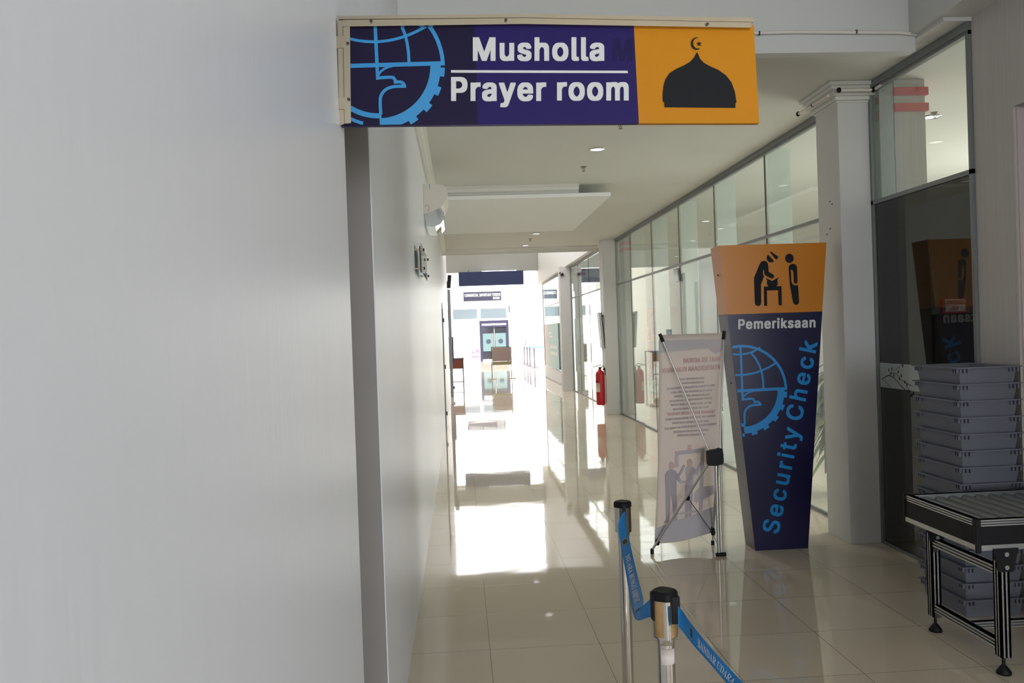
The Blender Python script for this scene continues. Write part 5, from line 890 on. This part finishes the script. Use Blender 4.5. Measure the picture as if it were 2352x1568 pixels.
# ================================================================== FAR END
d1 = thing('door_1', (2.1, 53.98, 0), 'dark framed double glass door with aqua frosting in the far facade', 'door', None, 'structure')
MB().box(1.21, 1.36, 53.88, 54.0, 0, 2.52).box(2.86, 3.01, 53.88, 54.0, 0, 2.52).box(1.36, 2.86, 53.88, 54.0, 2.10, 2.22).box(1.36, 2.86, 53.88, 54.0, 2.33, 2.52).build('door_frame', M['doorframe'], d1)
for x0_, x1_, lx in ((1.36, 2.09, 1.74), (2.13, 2.86, 2.50)):
    lf = MB().box(x0_, x1_, 53.93, 53.97, 0.12, 2.10).build('door_leaf', M['doorglass'], d1); MB().box(x0_ + 0.03, x1_ - 0.03, 53.915, 53.93, 0.62, 1.72).build('frosting', M['aqua'], lf); MB().lathe([(0.15, -0.006), (0.15, 0.0)], (lx, 53.914, 1.22), 28, axis='y').build('round_logo', M['logo'], lf)
    hx = 2.02 if x0_ < 2 else 2.20; MB().tube([(hx, 53.86, 0.65), (hx, 53.86, 1.70)], 0.02, 8).build('handle', M['chrome'], lf)
MB().box(1.36, 2.86, 53.89, 53.92, 2.22, 2.33).build('transom_panel', M['paper'], d1); MB().box(1.36, 2.86, 53.86, 54.0, 0.0, 0.12).build('threshold', M['facade'], d1)  # transom strip is plain white
for i, (x0_, x1_) in enumerate(((-2.1, -0.62), (-0.43, 1.12), (1.27, 2.94))):
    w = thing('window_%d' % (5 + i), ((x0_ + x1_) / 2, 53.97, 2.63), ['grey-blue window in the far facade, cut by the left wall', 'grey-blue window in the far facade left of the one above the door', 'grey-blue window right above the dark door in the far facade'][i], 'window', None, 'structure')
    MB().box(x0_, x1_, 53.95, 54.0, 2.63, 3.30).build('window_frame', M['facade'], w); MB().box(x0_ + 0.03, x1_ - 0.03, 53.94, 53.95, 2.66, 3.27).build('pane', M['win'], w)
for i, (x0_, x1_, z0_, z1_) in enumerate(((5.31, 5.93, 3.78, 4.40), (5.27, 6.2, 2.62, 3.30))):
    w = thing('window_%d' % (8 + i), ((x0_ + x1_) / 2, 53.97, z0_), ['small upper striped window in the far facade', 'lower striped window in the far facade beside the farthest column'][i], 'window', None, 'structure')
    for k in range(4): a_ = x0_ + (x1_ - x0_) * k / 4; MB().box(a_, a_ + (x1_ - x0_) / 4 - 0.01, 53.95, 54.0, z0_, z1_).build('pane', M['win'] if k % 2 == 0 else M['aqua'], w)
z = thing('room_sign', (1.45, 53.95, 3.76), 'dark commercial important person room sign on the far facade', 'sign')
MB().box(0.28, 2.62, 53.90, 54.0, 3.76, 4.32).build('board', M['cip'], z)
lettering('lettering', 'COMMERCIAL IMPORTANT PERSON', lambda u, w, d: Vector((u, 53.899 - d, w)), 0.35, 2.57, 4.03, 4.21, M['cip_letter'], z); lettering('lettering', 'ROOM', lambda u, w, d: Vector((u, 53.899 - d, w)), 2.12, 2.52, 3.83, 3.98, M['cip_letter'], z)
z = thing('hanging_board', (1.24, 32.75, 3.52), 'wide navy board hanging under the far header', 'hanging board')
MB().box(0.014, 2.46, 32.7, 32.8, 3.525, 4.05).build('board', M['hang'], z); MB().box(0.9, 2.2, 32.74, 32.78, 4.05, 4.075).build('lamp_strip', M['lamp'], z)
for xx in (0.4, 2.1): MB().tube([(xx, 32.78, 3.95), (xx, 33.0, 4.12)], 0.012, 6).build('hanger', M['grey'], z)
z = thing('hanging_board', (5.2, 32.5, 3.2), 'navy board hanging beyond the farthest glass bay', 'hanging board'); MB().box(4.3, 5.95, 32.45, 32.55, 3.19, 3.73).build('board', M['hang'], z)
for xx in (4.6, 5.6): MB().tube([(xx, 32.5, 3.73), (xx, 32.5, 7.5)], 0.012, 6).build('hanger', M['grey'], z)
z = thing('rollup_banner', (0.88, 52, 0), 'pale blue and white standing banner left of the far door', 'banner')
MB().box(0.6, 1.16, 52.0, 52.03, 0.06, 1.62).build('banner_sheet', M['paper'], z); MB().box(0.58, 1.18, 51.95, 52.08, 0.0, 0.06).build('base', M['alu'], z)
b = MB()
for k in range(8): b.box(0.64 + 0.03 * (k % 3), 1.12 - 0.04 * (k % 2), 51.995, 52.0, 1.52 - k * 0.085, 1.56 - k * 0.085)
b.build('blue_print', M['poster_blue'], z); MB().box(0.66, 1.12, 51.995, 52.0, 0.30, 0.40).box(0.66, 0.80, 51.995, 52.0, 0.55, 0.70).box(0.9, 1.08, 51.995, 52.0, 0.58, 0.80).build('pink_print', M['pinkprint'], z)
z = thing('facade_panel', (3.38, 53.8, 0), 'tall pale panel leaning on the facade right of the far door', 'panel'); MB().box(3.16, 3.6, 53.8, 53.98, 0.12, 2.17).build('panel', M['paper'], z); MB().box(3.14, 3.64, 53.7, 53.99, 0, 0.12).build('base', M['poster_blue'], z)
MB_ = MB().box(3.06, 3.12, 53.9, 54.0, 3.0, 3.38); tag(MB_.build('wall_speaker', M['cip']), 'small dark box on the facade beside the window above the door', 'speaker')
z = thing('stand_board', (1.51, 32.45, 0), 'brown notice board on two slim legs in the far corridor', 'notice board')
MB().box(1.16, 1.86, 32.43, 32.46, 0.66, 1.19).build('board', M['taupe'], z); MB().box(1.16, 1.86, 32.43, 32.46, 0.53, 0.655).build('lower_board', M['olive'], z)
for xx in (1.14, 1.875): MB().tube([(xx, 32.45, 0.01), (xx, 32.45, 1.21)], 0.013, 8).build('leg', M['gasket'], z); MB().tube([(xx - 0.16, 32.45, 0.012), (xx + 0.16, 32.45, 0.012)], 0.012, 8).build('foot', M['label'], z)
MB().tube([(1.14, 32.45, 1.205), (1.875, 32.45, 1.205)], 0.009, 8).build('top_bar', M['gasket'], z)
z = thing('desk', (-0.1, 29.0, 0), 'small desk with brown front panel past the end of the left wall', 'desk')
MB().box(-0.60, 0.10, 28.4, 29.6, 0.91, 0.935).build('top', M['gasket'], z); MB().box(-0.58, 0.06, 28.42, 28.45, 0.60, 0.91).build('front_panel', M['brown'], z)
for xx, yy in ((-0.56, 28.44), (0.06, 28.44), (-0.56, 29.56), (0.06, 29.56)): MB().box(xx - 0.02, xx + 0.02, yy - 0.02, yy + 0.02, 0.0, 0.91).build('leg', M['grey'], z)
MB().box(-0.56, 0.06, 28.44, 28.47, 0.16, 0.19).build('stretcher', M['grey'], z)
z = thing('television', (-0.28, 25.5, 3.1), 'black television tilted on a bracket at the end of the left wall', 'television')
MB().slab([Vector((-0.36, 25.9, 3.10)), Vector((-0.24, 25.85, 3.10)), Vector((-0.20, 25.85, 3.49)), Vector((-0.31, 25.9, 3.50))], (0, 0.5, 0)).build('screen', M['tv'], z); MB().tube([(-0.40, 26.0, 3.25), (-0.33, 26.0, 3.28)], 0.03, 8).build('bracket', M['grey'], z); MB().box(-0.46, -0.38, 25.95, 26.05, 0, 3.35).build('pole', M['grey'], z)
z = thing('metal_post', (-0.26, 24.3, 0), 'slim grey post standing at the far end of the left wall', 'post'); MB().box(-0.318, -0.235, 24.1, 24.25, 0, 2.97).build('post', M['grey'], z)
z = thing('blue_box', (-0.26, 24.55, 0.0), 'small blue box on a stand beside the grey post', 'box'); MB().box(-0.30, -0.20, 24.5, 24.6, 0.18, 0.27).build('box', M['bluebin'], z); MB().box(-0.26, -0.24, 24.54, 24.56, 0, 0.18).build('stand', M['grey'], z)
z = thing('standing_poster', (-0.28, 27.6, 0), 'narrow purple-blue poster stand behind the grey post', 'poster'); MB().box(-0.40, -0.225, 27.6, 27.65, 0.80, 1.65).build('poster', M['hang'], z); MB().tube([(-0.29, 27.62, 0.0), (-0.29, 27.62, 0.8)], 0.015, 8).build('leg', M['grey'], z)
d2 = thing('door_2', (WL, 16.4, 0), 'white door with dark hinges far down the left wall', 'door', None, 'structure')
MB().box(WL + 0.001, WL + 0.022, 15.9, 16.85, 0.002, 2.2).build('door_leaf', M['wall'], d2)
for zz in (0.25, 1.1, 1.95): MB().tube([(WL + 0.03, 15.89, zz), (WL + 0.03, 15.89, zz + 0.07)], 0.010, 8).build('hinge', M['screw'], d2)
MB().box(WL + 0.001, WL + 0.012, 15.87, 15.885, 0.002, 2.3).build('door_frame', M['gasket'], d2)
z = thing('wall_poster', (3.15, 30.1, 0.43), 'large faded teal poster on the far glass wall', 'poster'); MB().box(3.155, 3.17, 27.9, 31.2, 0.45, 1.98).build('teal_field', M['poster_teal'], z); MB().box(3.155, 3.17, 31.2, 32.4, 0.45, 1.98).build('tan_field', M['poster_tan'], z)
b = MB().box(3.15, 3.155, 28.2, 30.6, 1.12, 1.24).box(3.15, 3.155, 28.2, 30.6, 0.90, 1.02).box(3.15, 3.155, 29.6, 30.8, 1.5, 1.56).box(3.15, 3.155, 29.9, 30.8, 1.62, 1.70); b.build('white_print', M['paper'], z)
z = thing('tall_poster', (3.33, 23.8, 0.55), 'narrow white and teal poster behind the glass before the farthest column', 'poster'); MB().box(3.25, 3.27, 23.2, 24.5, 0.55, 2.05).build('poster_sheet', M['paper'], z); MB().box(3.242, 3.25, 24.3, 24.5, 0.55, 2.05).build('teal_edge', M['poster_teal'], z); MB().box(3.242, 3.25, 23.6, 24.0, 0.75, 1.45).build('print', M['poster_tan'], z)
def far_post(loc, label):
    X, Y, _ = loc; w = thing('queue_post', loc, label, 'stanchion', 'far queue posts')
    MB().lathe([(0.0, 0.001), (0.17, 0.001), (0.16, 0.02), (0.03, 0.04)], loc, 20).build('base', M['far_post'], w); MB().lathe([(0.03, 0.03), (0.03, 0.86)], loc, 14).build('pole', M['far_post'], w); MB().lathe([(0.04, 0.82), (0.04, 0.95)], loc, 14).build('cap', M['far_post'], w); return w
w0 = far_post((3.48, 41.16, 0), 'nearest of four queue posts in the bright far courtyard')
copy_thing(w0, (3.41, 42.9, 0), 'second nearest of four queue posts in the bright far courtyard'); copy_thing(w0, (3.42, 44.7, 0), 'third nearest of four queue posts in the bright far courtyard'); w3 = copy_thing(w0, (3.411, 46.7, 0), 'queue post carrying a framed notice, farthest of four')
z = tag(MB().box(3.455, 6.0, 46.69, 46.705, 0.86, 0.91).build('queue_belt', M['belt']), 'pale blue queue belt stretched across the far courtyard', 'barrier belt')
z = thing('framed_notice', (3.41, 46.7, 0.955), 'small white framed notice on top of the farthest queue post', 'sign'); b = MB().box(3.27, 3.55, 46.69, 46.71, 1.05, 1.08).box(3.27, 3.55, 46.69, 46.71, 1.42, 1.45).box(3.27, 3.30, 46.69, 46.71, 1.05, 1.45).box(3.52, 3.55, 46.69, 46.71, 1.05, 1.45); b.build('frame', M['cip'], z); MB().box(3.30, 3.52, 46.695, 46.705, 1.08, 1.42).build('notice', M['paper'], z); MB().tube([(3.41, 46.7, 0.95), (3.41, 46.7, 1.06)], 0.012, 8).build('stem', M['grey'], z)
